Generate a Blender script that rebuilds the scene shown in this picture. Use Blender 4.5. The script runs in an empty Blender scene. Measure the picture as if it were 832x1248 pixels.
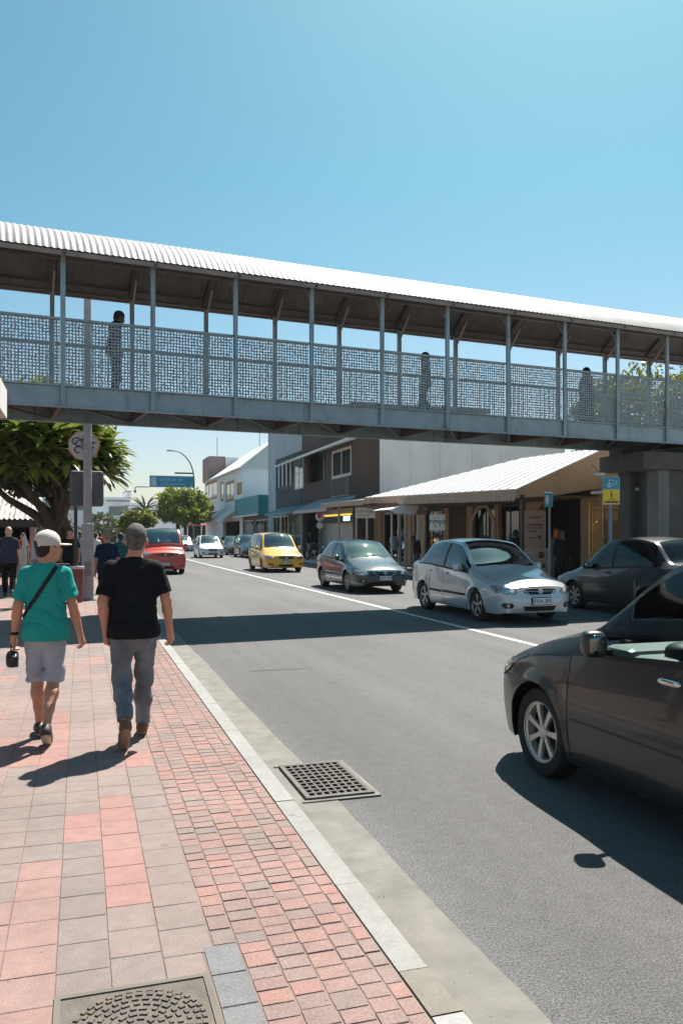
import bpy, bmesh, math, random
import numpy as np
from mathutils import Vector, Matrix
from mathutils.bvhtree import BVHTree
R = math.radians
random.seed(7)
rng = np.random.default_rng(11)
S = bpy.context.scene
C = S.collection

# ---------------------------------------------------------------- camera
CAM_H = 1.75
YAW = R(17.6)
cd = bpy.data.cameras.new('camera')
cam = bpy.data.objects.new('camera', cd)
C.objects.link(cam)
cam.location = (0, 0, CAM_H)
cam.rotation_euler = (R(90), 0, -YAW)
cd.sensor_fit = 'VERTICAL'
cd.sensor_height = 36
cd.lens = 36 * 1000 / 1248
cd.shift_y = 26 / 1248
cd.clip_start = 0.1
cd.clip_end = 6000
S.camera = cam

# ---------------------------------------------------------------- light
SUN = Vector((0.406, 0.55, 1.0)).normalized()      # towards the sun
w = bpy.data.worlds.new('World'); S.world = w; w.use_nodes = True
nt = w.node_tree; nt.nodes.clear()
out = nt.nodes.new('ShaderNodeOutputWorld'); bg = nt.nodes.new('ShaderNodeBackground')
sky = nt.nodes.new('ShaderNodeTexSky'); sky.sky_type = 'NISHITA'; sky.sun_disc = False
sky.sun_elevation = math.asin(SUN.z)
sky.sun_rotation = math.atan2(SUN.x, SUN.y)
sky.air_density = 1.0; sky.dust_density = 1.0; sky.ozone_density = 1.6
mul = nt.nodes.new('ShaderNodeMix'); mul.data_type = 'RGBA'; mul.blend_type = 'MULTIPLY'
mul.inputs[0].default_value = 1.0
gtc = nt.nodes.new('ShaderNodeTexCoord'); gsx = nt.nodes.new('ShaderNodeSeparateXYZ'); gmr = nt.nodes.new('ShaderNodeMapRange'); gmr.interpolation_type = 'SMOOTHSTEP'
gmr.inputs[1].default_value = 0.02; gmr.inputs[2].default_value = 0.42
gmx = nt.nodes.new('ShaderNodeMix'); gmx.data_type = 'RGBA'
gmx.inputs[6].default_value = (1.06, 1.04, 1.03, 1)      # clear air tone at the horizon
gmx.inputs[7].default_value = (0.64, 1.10, 0.99, 1)      # and higher up
nt.links.new(gtc.outputs['Generated'], gsx.inputs[0]); nt.links.new(gsx.outputs['Z'], gmr.inputs[0]); nt.links.new(gmr.outputs[0], gmx.inputs[0]); nt.links.new(gmx.outputs[2], mul.inputs[7])
nt.links.new(sky.outputs[0], mul.inputs[6]); nt.links.new(mul.outputs[2], bg.inputs[0])
bg.inputs[1].default_value = 0.058
nt.links.new(bg.outputs[0], out.inputs[0])
sl = bpy.data.lights.new('sun', 'SUN'); sl.energy = 5.0; sl.angle = R(0.53); sl.color = (1.0, 0.955, 0.89)
so = bpy.data.objects.new('sun', sl); C.objects.link(so)
so.rotation_euler = SUN.to_track_quat('Z', 'Y').to_euler(); so.location = (10, 10, 30)
S.view_settings.view_transform = 'Standard'
try: S.view_settings.look = 'None'
except Exception: pass
S.view_settings.gamma = 1; S.view_settings.use_curve_mapping = False
S.view_settings.exposure = 1.0
S.cycles.max_bounces = 8; S.cycles.transparent_max_bounces = 12
S.cycles.diffuse_bounces = 3; S.cycles.glossy_bounces = 3
S.cycles.use_denoising = True
S.cycles.sample_clamp_indirect = 6

# ---------------------------------------------------------------- measuring helpers (image column -> place on a known street line)
cs, sn = math.cos(YAW), math.sin(YAW)
def YA(X, px):
    u = (px - 416) / 1000
    return X * (cs - u * sn) / (sn + u * cs)
def XA(Y, px):
    u = (px - 416) / 1000
    return Y * (sn + u * cs) / (cs - u * sn)
def ZD(X, Y): return X * sn + Y * cs
def HA(X, Y, py): return CAM_H - (py - 650) / 1000 * ZD(X, Y)

# ---------------------------------------------------------------- materials
MATS = {}
def mat(name, col, rough=0.6, metal=0.0, var=0.12, vscale=3.0, bump=0.0, bscale=40.0, coat=0.0, spec=0.5, stain=None, emit=None):
    if name in MATS: return MATS[name]
    m = bpy.data.materials.new(name); m.use_nodes = True
    n = m.node_tree; b = n.nodes['Principled BSDF']
    b.inputs['Roughness'].default_value = rough; b.inputs['Metallic'].default_value = metal
    b.inputs['Specular IOR Level'].default_value = spec
    b.inputs['Coat Weight'].default_value = coat; b.inputs['Coat Roughness'].default_value = 0.04
    tc = n.nodes.new('ShaderNodeTexCoord')
    nz = n.nodes.new('ShaderNodeTexNoise'); nz.inputs['Scale'].default_value = vscale; nz.inputs['Detail'].default_value = 6
    n.links.new(tc.outputs['Object'], nz.inputs['Vector'])
    mr = n.nodes.new('ShaderNodeMapRange'); mr.inputs[1].default_value = 0.3; mr.inputs[2].default_value = 0.7
    mr.inputs[3].default_value = 1 - var; mr.inputs[4].default_value = 1 + var
    n.links.new(nz.outputs[0], mr.inputs[0])
    mx = n.nodes.new('ShaderNodeMix'); mx.data_type = 'RGBA'; mx.blend_type = 'MULTIPLY'; mx.inputs[0].default_value = 1
    mx.inputs[6].default_value = (*col, 1)
    n.links.new(mr.outputs[0], mx.inputs[7])
    last = mx.outputs[2]
    if stain:      # (colour, scale, threshold)
        n2 = n.nodes.new('ShaderNodeTexNoise'); n2.inputs['Scale'].default_value = stain[1]; n2.inputs['Detail'].default_value = 8
        mp = n.nodes.new('ShaderNodeMapping'); mp.inputs['Scale'].default_value = (1, 1, 0.25)
        n.links.new(tc.outputs['Object'], mp.inputs[0]); n.links.new(mp.outputs[0], n2.inputs['Vector'])
        r2 = n.nodes.new('ShaderNodeMapRange'); r2.inputs[1].default_value = stain[2]; r2.inputs[2].default_value = stain[2] + 0.18
        n.links.new(n2.outputs[0], r2.inputs[0])
        m2 = n.nodes.new('ShaderNodeMix'); m2.data_type = 'RGBA'
        m2.inputs[7].default_value = (*stain[0], 1)
        n.links.new(r2.outputs[0], m2.inputs[0]); n.links.new(last, m2.inputs[6]); last = m2.outputs[2]
    n.links.new(last, b.inputs['Base Color'])
    if bump:
        n3 = n.nodes.new('ShaderNodeTexNoise'); n3.inputs['Scale'].default_value = bscale; n3.inputs['Detail'].default_value = 4
        n.links.new(tc.outputs['Object'], n3.inputs['Vector'])
        bp = n.nodes.new('ShaderNodeBump'); bp.inputs['Strength'].default_value = bump; bp.inputs['Distance'].default_value = 0.01
        n.links.new(n3.outputs[0], bp.inputs['Height']); n.links.new(bp.outputs[0], b.inputs['Normal'])
    if emit:
        b.inputs['Emission Color'].default_value = (*emit[0], 1); b.inputs['Emission Strength'].default_value = emit[1]
    MATS[name] = m
    return m

def glass_mat(name, tint=(0.5, 0.62, 0.6), refl=0.1, rough=0.02):
    if name in MATS: return MATS[name]
    m = bpy.data.materials.new(name); m.use_nodes = True
    n = m.node_tree; n.nodes.clear()
    o = n.nodes.new('ShaderNodeOutputMaterial'); mx = n.nodes.new('ShaderNodeMixShader')
    t = n.nodes.new('ShaderNodeBsdfTransparent'); t.inputs[0].default_value = (*tint, 1)
    g = n.nodes.new('ShaderNodeBsdfGlossy'); g.inputs['Roughness'].default_value = rough
    fr = n.nodes.new('ShaderNodeFresnel'); fr.inputs[0].default_value = 1.5
    ad = n.nodes.new('ShaderNodeMath'); ad.operation = 'ADD'; ad.use_clamp = True; ad.inputs[1].default_value = refl
    n.links.new(fr.outputs[0], ad.inputs[0]); n.links.new(ad.outputs[0], mx.inputs[0])
    n.links.new(t.outputs[0], mx.inputs[1]); n.links.new(g.outputs[0], mx.inputs[2]); n.links.new(mx.outputs[0], o.inputs[0])
    MATS[name] = m
    return m

# ---------------------------------------------------------------- mesh builder
class MB:
    def __init__(s): s.v = []; s.f = []
    def add(s, vs, fs):
        o = len(s.v); s.v += [tuple(map(float, p)) for p in vs]; s.f += [tuple(i + o for i in f) for f in fs]
        return s
    def box(s, x0, x1, y0, y1, z0, z1):
        x0, x1 = sorted((x0, x1)); y0, y1 = sorted((y0, y1)); z0, z1 = sorted((z0, z1))
        return s.add([(x0,y0,z0),(x1,y0,z0),(x1,y1,z0),(x0,y1,z0),(x0,y0,z1),(x1,y0,z1),(x1,y1,z1),(x0,y1,z1)],
              [(0,3,2,1),(4,5,6,7),(0,1,5,4),(1,2,6,5),(2,3,7,6),(3,0,4,7)])
    def beam(s, p, q, w, h, up=(0,0,1)):
        p, q = Vector(p), Vector(q); d = (q - p).normalized(); u = Vector(up)
        if abs(d.dot(u)) > 0.98: u = Vector((0,1,0))
        a = d.cross(u).normalized() * w / 2; b = a.cross(d).normalized() * h / 2
        vs = [e + i * a + j * b for e in (p, q) for i, j in ((-1,-1),(1,-1),(1,1),(-1,1))]
        return s.add(vs, [(3,2,1,0),(4,5,6,7),(0,1,5,4),(1,2,6,5),(2,3,7,6),(3,0,4,7)])
    def tube(s, pts, r, n=10, cap=True):
        pts = [Vector(p) for p in pts]; m = len(pts)
        rr = r if hasattr(r, '__len__') else [r] * m
        vs = []; ref = None
        for i, p in enumerate(pts):
            d = (pts[min(i + 1, m - 1)] - pts[max(i - 1, 0)]).normalized()
            if ref is None:
                ref = Vector((0,0,1)) if abs(d.z) < 0.9 else Vector((1,0,0))
            a = (ref - d * ref.dot(d)).normalized(); ref = a; b = d.cross(a)
            for k in range(n):
                t = 2 * math.pi * k / n
                vs.append(p + (a * math.cos(t) + b * math.sin(t)) * rr[i])
        fs = [(i*n+k, i*n+(k+1)%n, (i+1)*n+(k+1)%n, (i+1)*n+k) for i in range(m-1) for k in range(n)]
        if cap: fs += [tuple(range(n-1,-1,-1)), tuple(range((m-1)*n, m*n))]
        return s.add(vs, fs)
    def lathe(s, prof, o=(0,0,0), axis='z', n=24, cap=True):   # prof: (radius, height)
        vs = []
        for r_, h_ in prof:
            for k in range(n):
                t = 2 * math.pi * k / n; a, b = r_*math.cos(t), r_*math.sin(t)
                p = {'z': (a,b,h_), 'y': (a,h_,b), 'x': (h_,a,b)}[axis]
                vs.append((p[0]+o[0], p[1]+o[1], p[2]+o[2]))
        m = len(prof)
        fs = [(i*n+k, i*n+(k+1)%n, (i+1)*n+(k+1)%n, (i+1)*n+k) for i in range(m-1) for k in range(n)]
        if cap: fs += [tuple(range(n-1,-1,-1)), tuple(range((m-1)*n, m*n))]
        return s.add(vs, fs)
    def prism(s, poly, axis, a0, a1):    # polygon in the two other axes, extruded along axis
        def P(u, v, a): return {'x': (a,u,v), 'y': (u,a,v), 'z': (u,v,a)}[axis]
        n = len(poly)
        vs = [P(u,v,a0) for u,v in poly] + [P(u,v,a1) for u,v in poly]
        return s.add(vs, [tuple(range(n-1,-1,-1)), tuple(range(n,2*n))] + [(i,(i+1)%n,n+(i+1)%n,n+i) for i in range(n)])
    def quad(s, a, b, c, d): return s.add([a,b,c,d], [(0,1,2,3)])
    def build(s, name, m, parent=None, world=False, smooth=None, bevel=0.0, fix=True):
        me = bpy.data.meshes.new(name)
        vs = s.v
        if world and parent is not None:
            L = parent.location
            if abs(parent.rotation_euler[2]) > 1e-9:
                inv = (Matrix.Translation(L) @ Matrix.Rotation(parent.rotation_euler[2], 4, 'Z')).inverted()
                vs = [tuple(inv @ Vector(p)) for p in vs]
            else: vs = [(p[0]-L[0], p[1]-L[1], p[2]-L[2]) for p in vs]
        me.from_pydata(vs, [], s.f); me.update()
        if fix:
            bm = bmesh.new(); bm.from_mesh(me); bmesh.ops.recalc_face_normals(bm, faces=bm.faces); bm.to_mesh(me); bm.free()
        if smooth is not None:
            me.shade_smooth(); me.set_sharp_from_angle(angle=R(smooth))
        if m: me.materials.append(m)
        o = bpy.data.objects.new(name, me); C.objects.link(o)
        if parent is not None: o.parent = parent
        if bevel:
            md = o.modifiers.new('bevel', 'BEVEL'); md.width = bevel; md.segments = 2; md.limit_method = 'ANGLE'; md.angle_limit = R(40)
        return o

def tag(o, label, cat, group=None, kind=None):
    if label: o['label'] = label
    if cat: o['category'] = cat
    if group: o['group'] = group
    if kind: o['kind'] = kind
    return o
def thing(name, label, cat, loc=(0,0,0), rz=0.0, group=None):
    o = bpy.data.objects.new(name, None); C.objects.link(o); o.empty_display_size = 0.2
    o.location = loc; o.rotation_euler = (0,0,rz)
    return tag(o, label, cat, group)
def dup(o, loc=None, rz=None, label=None, group=None, parent=None, scale=None):
    kids = [x for x in bpy.data.objects if x.parent == o]
    c = o.copy(); C.objects.link(c)
    if parent is not None: c.parent = parent
    if loc is not None: c.location = loc
    if rz is not None: c.rotation_euler = (0,0,rz)
    if scale is not None: c.scale = scale
    if label: c['label'] = label
    if group: c['group'] = group
    for k in kids: dup(k, parent=c)
    return c
FONT = None
def text(s_, size, m, parent, loc, rot, name='lettering', depth=0.002, align='CENTER', bold=0.0):
    cu = bpy.data.curves.new(name, 'FONT'); cu.body = s_; cu.size = size; cu.extrude = depth; cu.align_x = align; cu.align_y = 'CENTER'; cu.offset = bold
    cu.resolution_u = 3
    o = bpy.data.objects.new(name + '_tmp', cu); C.objects.link(o)
    bpy.context.view_layer.update()
    me = bpy.data.meshes.new_from_object(o.evaluated_get(bpy.context.evaluated_depsgraph_get()))
    bpy.data.objects.remove(o)
    me.materials.clear(); me.materials.append(m)
    ob = bpy.data.objects.new(name, me); C.objects.link(ob)
    if parent is not None: ob.parent = parent
    ob.location = loc; ob.rotation_euler = rot
    return ob

# ---------------------------------------------------------------- signed-distance modelling (people, clothes, bags)
class Field:
    def __init__(s, lo, hi, cell):
        s.lo = np.array(lo, float); s.c = cell
        s.n = np.ceil((np.array(hi) - s.lo) / cell).astype(int) + 1
        s.f = np.full(tuple(s.n), 1.0, np.float32)
    def grid(s, lo, hi):
        a = np.clip(np.floor((np.array(lo) - s.lo) / s.c).astype(int), 0, s.n - 1)
        b = np.clip(np.ceil((np.array(hi) - s.lo) / s.c).astype(int) + 1, 1, s.n)
        ax = [s.lo[i] + np.arange(a[i], b[i]) * s.c for i in range(3)]
        X, Y, Z = np.meshgrid(*ax, indexing='ij')
        return (slice(a[0],b[0]), slice(a[1],b[1]), slice(a[2],b[2])), X.astype(np.float32), Y.astype(np.float32), Z.astype(np.float32)
    def merge(s, sl, d, k):
        o = s.f[sl]
        if k > 0:
            h = np.clip(0.5 + 0.5 * (o - d) / k, 0, 1)
            s.f[sl] = o * (1 - h) + d * h - k * h * (1 - h)
        else: s.f[sl] = np.minimum(o, d)
    def cone(s, a, b, ra, rb, k=0.02, flat=None, cut=False, cuta=False):
        a = np.array(a, float); b = np.array(b, float); m = max(ra, rb) + 3 * s.c + k
        sl, X, Y, Z = s.grid(np.minimum(a, b) - m, np.maximum(a, b) + m)
        if X.size == 0: return s
        P = [X, Y, Z]; A = a.copy(); B = b.copy()
        if flat is not None:     # per-axis scale of space about a
            P = [A[i] + (P[i] - A[i]) * flat[i] for i in range(3)]; B = A + (B - A) * np.array(flat)
        d = B - A; L = max(float(d @ d), 1e-9)
        t0 = ((P[0]-A[0])*d[0] + (P[1]-A[1])*d[1] + (P[2]-A[2])*d[2]) / L
        t = np.clip(t0, 0, 1)
        q = np.sqrt((P[0]-A[0]-t*d[0])**2 + (P[1]-A[1]-t*d[1])**2 + (P[2]-A[2]-t*d[2])**2) - (ra + (rb - ra) * t)
        if cut: q = np.maximum(q, (t0 - 1) * math.sqrt(L))
        if cuta: q = np.maximum(q, -t0 * math.sqrt(L))
        s.merge(sl, q, k); return s
    def ell(s, c, r, k=0.02, rot=None):
        c = np.array(c, float); r = np.array(r, float); m = r.max() + 3 * s.c + k
        sl, X, Y, Z = s.grid(c - m, c + m)
        P = np.stack([X - c[0], Y - c[1], Z - c[2]], -1)
        if rot is not None: P = P @ np.array(rot, dtype=np.float32)
        q = (np.sqrt((P[..., 0]/r[0])**2 + (P[..., 1]/r[1])**2 + (P[..., 2]/r[2])**2) - 1) * r.min()
        s.merge(sl, q, k); return s
    def cutplane(s, p, n):     # keeps the side where (x-p).n < 0
        X, Y, Z = s.all()
        s.f = np.maximum(s.f, (X-p[0])*n[0] + (Y-p[1])*n[1] + (Z-p[2])*n[2]).astype(np.float32); return s
    def all(s):
        return np.meshgrid(*[(s.lo[i] + np.arange(s.n[i]) * s.c).astype(np.float32) for i in range(3)], indexing='ij', sparse=True)
    def wrinkle(s, amp, fr=38.0, seed=0):
        X, Y, Z = s.all(); q = seed * 1.7
        s.f = (s.f + amp * (np.sin(fr*Z + 9*X + q + 2.2*np.sin(13*X + 6*Z + q)) * 0.6 + np.sin(fr*.6*Z - 21*X + 14*Y + q*2) * 0.5 + .4*np.sin(55*X+30*Z+q+2*np.sin(20*Y+q)))).astype(np.float32); return s
    def folds(s, amp, seed=0, zc=1.0):
        X, Y, Z = s.all(); q = seed*2.3
        r1 = np.abs(np.sin(17*Z + 7*np.abs(X) + 1.6*np.sin(9*X+q) + q + 1.2*np.sin(7*Z+11*Y)))
        r2 = np.abs(np.sin(11*X - 13*Z + 1.9*np.sin(8*Z+q*1.3) + q*2))
        wgt = 0.35 + 0.65*np.exp(-((Z-zc)/.16)**2)
        s.f = (s.f + amp*wgt*((1-r1)**3*1.5 + (1-r2)**3 - .35)).astype(np.float32); return s
    def mesh(s):
        f = s.f; ins = f < 0
        nx, ny, nz = f.shape
        cnt = np.zeros((nx-1, ny-1, nz-1), np.int32); acc = np.zeros((nx-1, ny-1, nz-1, 3), np.float32)
        eq = []
        for ax in range(3):
            lo_ = [slice(None)]*3; hi_ = [slice(None)]*3
            lo_[ax] = slice(0,-1); hi_[ax] = slice(1,None)
            a, b = f[tuple(lo_)], f[tuple(hi_)]
            cr = (a < 0) != (b < 0)
            idx = np.argwhere(cr)
            av, bv = a[cr], b[cr]; t = av / (av - bv)
            pos = idx.astype(np.float32); pos[:, ax] += t
            o1, o2 = [i for i in range(3) if i != ax]
            for d1 in (0, -1):
                for d2 in (0, -1):
                    c = idx.copy(); c[:, o1] += d1; c[:, o2] += d2
                    ok = np.all((c >= 0) & (c < np.array(cnt.shape)), axis=1)
                    cc = c[ok]
                    np.add.at(cnt, tuple(cc.T), 1); np.add.at(acc, tuple(cc.T), pos[ok])
            inner = np.all((idx[:, [o1, o2]] >= 1) & (idx[:, [o1, o2]] < np.array(cnt.shape)[[o1, o2]]), axis=1)
            eq.append((ax, o1, o2, idx[inner], av[inner] < 0))
        used = cnt > 0; ids = -np.ones(cnt.shape, np.int64); ids[used] = np.arange(used.sum())
        V = acc[used] / cnt[used][:, None] * s.c + s.lo
        F = []
        for ax, o1, o2, idx, inside in eq:
            def g(d1, d2):
                c = idx.copy(); c[:, o1] += d1; c[:, o2] += d2
                return ids[tuple(c.T)]
            q = np.stack([g(-1,-1), g(0,-1), g(0,0), g(-1,0)], 1)
            flip = inside if ax != 1 else ~inside
            q[~flip] = q[~flip][:, ::-1]
            F.append(q)
        F = np.concatenate(F)
        return V, F
    def build(s, name, m, parent=None, relax=1):
        V, F = s.mesh()
        for _ in range(relax):
            acc = np.zeros_like(V); n = np.zeros(len(V))
            for i in range(4):
                a, b = F[:, i], F[:, (i+1) % 4]
                np.add.at(acc, a, V[b]); np.add.at(acc, b, V[a]); np.add.at(n, a, 1); np.add.at(n, b, 1)
            V = V * 0.5 + 0.5 * acc / np.maximum(n, 1)[:, None]
        return np_mesh(name, V, F, m, parent, smooth=True)

def np_mesh(name, V, F, m, parent=None, smooth=False, attr=None):
    me = bpy.data.meshes.new(name); k = F.shape[1]
    me.vertices.add(len(V)); me.vertices.foreach_set('co', np.asarray(V, np.float32).ravel())
    me.loops.add(len(F) * k); me.loops.foreach_set('vertex_index', np.asarray(F, np.int32).ravel())
    me.polygons.add(len(F)); me.polygons.foreach_set('loop_start', np.arange(0, len(F)*k, k, dtype=np.int32))
    me.polygons.foreach_set('use_smooth', np.zeros(len(F), bool))
    if smooth: me.polygons.foreach_set('use_smooth', np.ones(len(F), bool))
    if attr is not None:
        at = me.attributes.new('rnd', 'FLOAT', 'FACE'); at.data.foreach_set('value', np.asarray(attr, np.float32))
    me.update(calc_edges=True); me.validate()
    if m: me.materials.append(m)
    o = bpy.data.objects.new(name, me); C.objects.link(o)
    if parent is not None: o.parent = parent
    return o
# ================================================================ ground
def ground_material():
    m = bpy.data.materials.new('asphalt'); m.use_nodes = True; n = m.node_tree; b = n.nodes['Principled BSDF']
    tc = n.nodes.new('ShaderNodeTexCoord')
    def noise(scale, detail=5, sc=(1,1,1), dist=0):
        mp = n.nodes.new('ShaderNodeMapping'); mp.inputs['Scale'].default_value = sc
        z = n.nodes.new('ShaderNodeTexNoise'); z.inputs['Scale'].default_value = scale; z.inputs['Detail'].default_value = detail; z.inputs['Distortion'].default_value = dist
        n.links.new(tc.outputs['Object'], mp.inputs[0]); n.links.new(mp.outputs[0], z.inputs['Vector']); return z
    def ramp(src, a, b_, lo, hi):
        r = n.nodes.new('ShaderNodeMapRange'); r.inputs[1].default_value = a; r.inputs[2].default_value = b_; r.inputs[3].default_value = lo; r.inputs[4].default_value = hi
        n.links.new(src.outputs[0], r.inputs[0]); return r
    def mul(a, b_):
        x = n.nodes.new('ShaderNodeMath'); x.operation = 'MULTIPLY'; n.links.new(a.outputs[0], x.inputs[0]); n.links.new(b_.outputs[0], x.inputs[1]); return x
    fine = ramp(noise(105, 4), .32, .68, .45, 1.55)
    mid = ramp(noise(9, 6), .3, .7, .9, 1.1)
    big = ramp(noise(.55, 5, (1.0, .35, 1)), .3, .7, .86, 1.12)
    tr = ramp(noise(1.1, 4, (1.0, .03, 1), .4), .35, .65, .80, 1.12)
    v = mul(mul(fine, mid), mul(big, tr))
    vo = n.nodes.new('ShaderNodeTexVoronoi'); vo.inputs['Scale'].default_value = 150
    n.links.new(tc.outputs['Object'], vo.inputs['Vector'])
    sp = n.nodes.new('ShaderNodeMath'); sp.operation = 'LESS_THAN'; sp.inputs[1].default_value = 0.17
    n.links.new(vo.outputs['Distance'], sp.inputs[0])
    mx = n.nodes.new('ShaderNodeMix'); mx.data_type = 'RGBA'; mx.blend_type = 'MULTIPLY'; mx.inputs[0].default_value = 1
    mx.inputs[6].default_value = (0.112, 0.107, 0.106, 1); n.links.new(v.outputs[0], mx.inputs[7])
    m2 = n.nodes.new('ShaderNodeMix'); m2.data_type = 'RGBA'; m2.inputs[7].default_value = (.40, .39, .38, 1)
    n.links.new(sp.outputs[0], m2.inputs[0]); n.links.new(mx.outputs[2], m2.inputs[6])
    # hairline cracks
    vc = n.nodes.new('ShaderNodeTexVoronoi'); vc.feature = 'DISTANCE_TO_EDGE'; vc.inputs['Scale'].default_value = .33
    nn = noise(1.8, 6)
    ad = n.nodes.new('ShaderNodeMix'); ad.data_type = 'RGBA'; ad.blend_type = 'ADD'; ad.inputs[0].default_value = .5
    n.links.new(tc.outputs['Object'], ad.inputs[6]); n.links.new(nn.outputs[1], ad.inputs[7]); n.links.new(ad.outputs[2], vc.inputs['Vector'])
    cr = n.nodes.new('ShaderNodeMapRange'); cr.inputs[1].default_value = 0; cr.inputs[2].default_value = .0022; cr.inputs[3].default_value = .85; cr.inputs[4].default_value = 1
    n.links.new(vc.outputs['Distance'], cr.inputs[0])
    m3 = n.nodes.new('ShaderNodeMix'); m3.data_type = 'RGBA'; m3.blend_type = 'MULTIPLY'; m3.inputs[0].default_value = 1
    n.links.new(m2.outputs[2], m3.inputs[6]); n.links.new(cr.outputs[0], m3.inputs[7])
    ov = n.nodes.new('ShaderNodeTexVoronoi'); ov.inputs['Scale'].default_value = 1.25; n.links.new(ad.outputs[2], ov.inputs['Vector'])
    orr = n.nodes.new('ShaderNodeMapRange'); orr.inputs[1].default_value = .03; orr.inputs[2].default_value = .10; orr.inputs[3].default_value = .66; orr.inputs[4].default_value = 1
    n.links.new(ov.outputs['Distance'], orr.inputs[0])
    m4 = n.nodes.new('ShaderNodeMix'); m4.data_type = 'RGBA'; m4.blend_type = 'MULTIPLY'; m4.inputs[0].default_value = .8
    n.links.new(m3.outputs[2], m4.inputs[6]); n.links.new(orr.outputs[0], m4.inputs[7])
    n.links.new(m4.outputs[2], b.inputs['Base Color']); b.inputs['Roughness'].default_value = .82; b.inputs['Specular IOR Level'].default_value = .35
    bp = n.nodes.new('ShaderNodeBump'); bp.inputs['Strength'].default_value = .7; bp.inputs['Distance'].default_value = .006
    n.links.new(fine.outputs[0], bp.inputs['Height']); n.links.new(bp.outputs[0], b.inputs['Normal'])
    return m
def attr_mat(name, stops, rough=.8, fine=120, famp=.2, bump=.35):
    m = bpy.data.materials.new(name); m.use_nodes = True; n = m.node_tree; b = n.nodes['Principled BSDF']
    at = n.nodes.new('ShaderNodeAttribute'); at.attribute_name = 'rnd'
    cr = n.nodes.new('ShaderNodeValToRGB'); e = cr.color_ramp.elements
    e[0].position, e[0].color = stops[0][0], (*stops[0][1], 1); e[1].position, e[1].color = stops[-1][0], (*stops[-1][1], 1)
    for p_, c_ in stops[1:-1]:
        k = e.new(p_); k.color = (*c_, 1)
    n.links.new(at.outputs['Fac'], cr.inputs[0])
    tc = n.nodes.new('ShaderNodeTexCoord'); last = cr.outputs[0]
    for sc, amp in ((fine, famp), (14, .10), (1.1, .12)):
        z = n.nodes.new('ShaderNodeTexNoise'); z.inputs['Scale'].default_value = sc; z.inputs['Detail'].default_value = 6
        n.links.new(tc.outputs['Object'], z.inputs['Vector'])
        r = n.nodes.new('ShaderNodeMapRange'); r.inputs[1].default_value = .3; r.inputs[2].default_value = .7; r.inputs[3].default_value = 1-amp; r.inputs[4].default_value = 1+amp
        n.links.new(z.outputs[0], r.inputs[0])
        x = n.nodes.new('ShaderNodeMix'); x.data_type = 'RGBA'; x.blend_type = 'MULTIPLY'; x.inputs[0].default_value = 1
        n.links.new(last, x.inputs[6]); n.links.new(r.outputs[0], x.inputs[7]); last = x.outputs[2]
        if sc == fine:
            bp = n.nodes.new('ShaderNodeBump'); bp.inputs['Strength'].default_value = bump; bp.inputs['Distance'].default_value = .004
            n.links.new(z.outputs[0], bp.inputs['Height']); n.links.new(bp.outputs[0], b.inputs['Normal'])
    for sc, th, dk in ((5.5, .052, .62), (1.7, .05, .75)):      # gum spots and drips
        v = n.nodes.new('ShaderNodeTexVoronoi'); v.inputs['Scale'].default_value = sc; n.links.new(tc.outputs['Object'], v.inputs['Vector'])
        r = n.nodes.new('ShaderNodeMapRange'); r.inputs[1].default_value = th*.7; r.inputs[2].default_value = th; r.inputs[3].default_value = dk; r.inputs[4].default_value = 1
        n.links.new(v.outputs['Distance'], r.inputs[0])
        x = n.nodes.new('ShaderNodeMix'); x.data_type = 'RGBA'; x.blend_type = 'MULTIPLY'; x.inputs[0].default_value = 1
        n.links.new(last, x.inputs[6]); n.links.new(r.outputs[0], x.inputs[7]); last = x.outputs[2]
    n.links.new(last, b.inputs['Base Color']); b.inputs['Roughness'].default_value = rough
    return m
ASPH = ground_material()
def sheet(name, x0, x1, y0, y1, z, m):
    return tag(MB().quad((x0,y0,z),(x1,y0,z),(x1,y1,z),(x0,y1,z)).build(name, m), None, None, kind='structure')
sheet('ground', -2500, 2500, -300, 4000, -.012, mat('dry_ground', (.2,.185,.16), .95, var=.25, vscale=.05))
sheet('road', 1.262, 13.0, -25, 420, 0, ASPH)
gut = mat('gutter_concrete', (.185,.170,.150), .9, var=.22, vscale=5, bump=.5, bscale=150, stain=((.2,.18,.155), 3.0, .55))
# wavy-edged gutter strip
vs = []; fs = []
N = 360
for i in range(N + 1):
    y = -5 + i * .35
    vs += [(1.262, y, .004), (1.60 + .008*math.sin(y*1.3) + random.uniform(-.008,.008), y, .004)]
fs = [(2*i, 2*i+1, 2*i+3, 2*i+2) for i in range(N)]
g = MB().add(vs, fs); tag(g.build('road_gutter', gut), None, None, kind='structure')

# worn painted centre line
m = bpy.data.materials.new('road_paint'); m.use_nodes = True; n_ = m.node_tree
b_ = n_.nodes['Principled BSDF']; b_.inputs['Roughness'].default_value = .7
tc = n_.nodes.new('ShaderNodeTexCoord'); z = n_.nodes.new('ShaderNodeTexNoise'); z.inputs['Scale'].default_value = 22; z.inputs['Detail'].default_value = 7
n_.links.new(tc.outputs['Object'], z.inputs['Vector'])
cr = n_.nodes.new('ShaderNodeValToRGB'); cr.color_ramp.elements[0].position = .36; cr.color_ramp.elements[0].color = (.16,.155,.15,1)
cr.color_ramp.elements[1].position = .5; cr.color_ramp.elements[1].color = (.66,.65,.62,1)
n_.links.new(z.outputs[0], cr.inputs[0]); n_.links.new(cr.outputs[0], b_.inputs['Base Color'])
PAINT = m
sheet('centre_line', 6.70, 6.82, 10.4, 190, .004, PAINT)
sheet('tar_patch', 2.05, 2.75, 10.25, 10.36, .004, mat('tar', (.035,.035,.035), .6))

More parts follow.
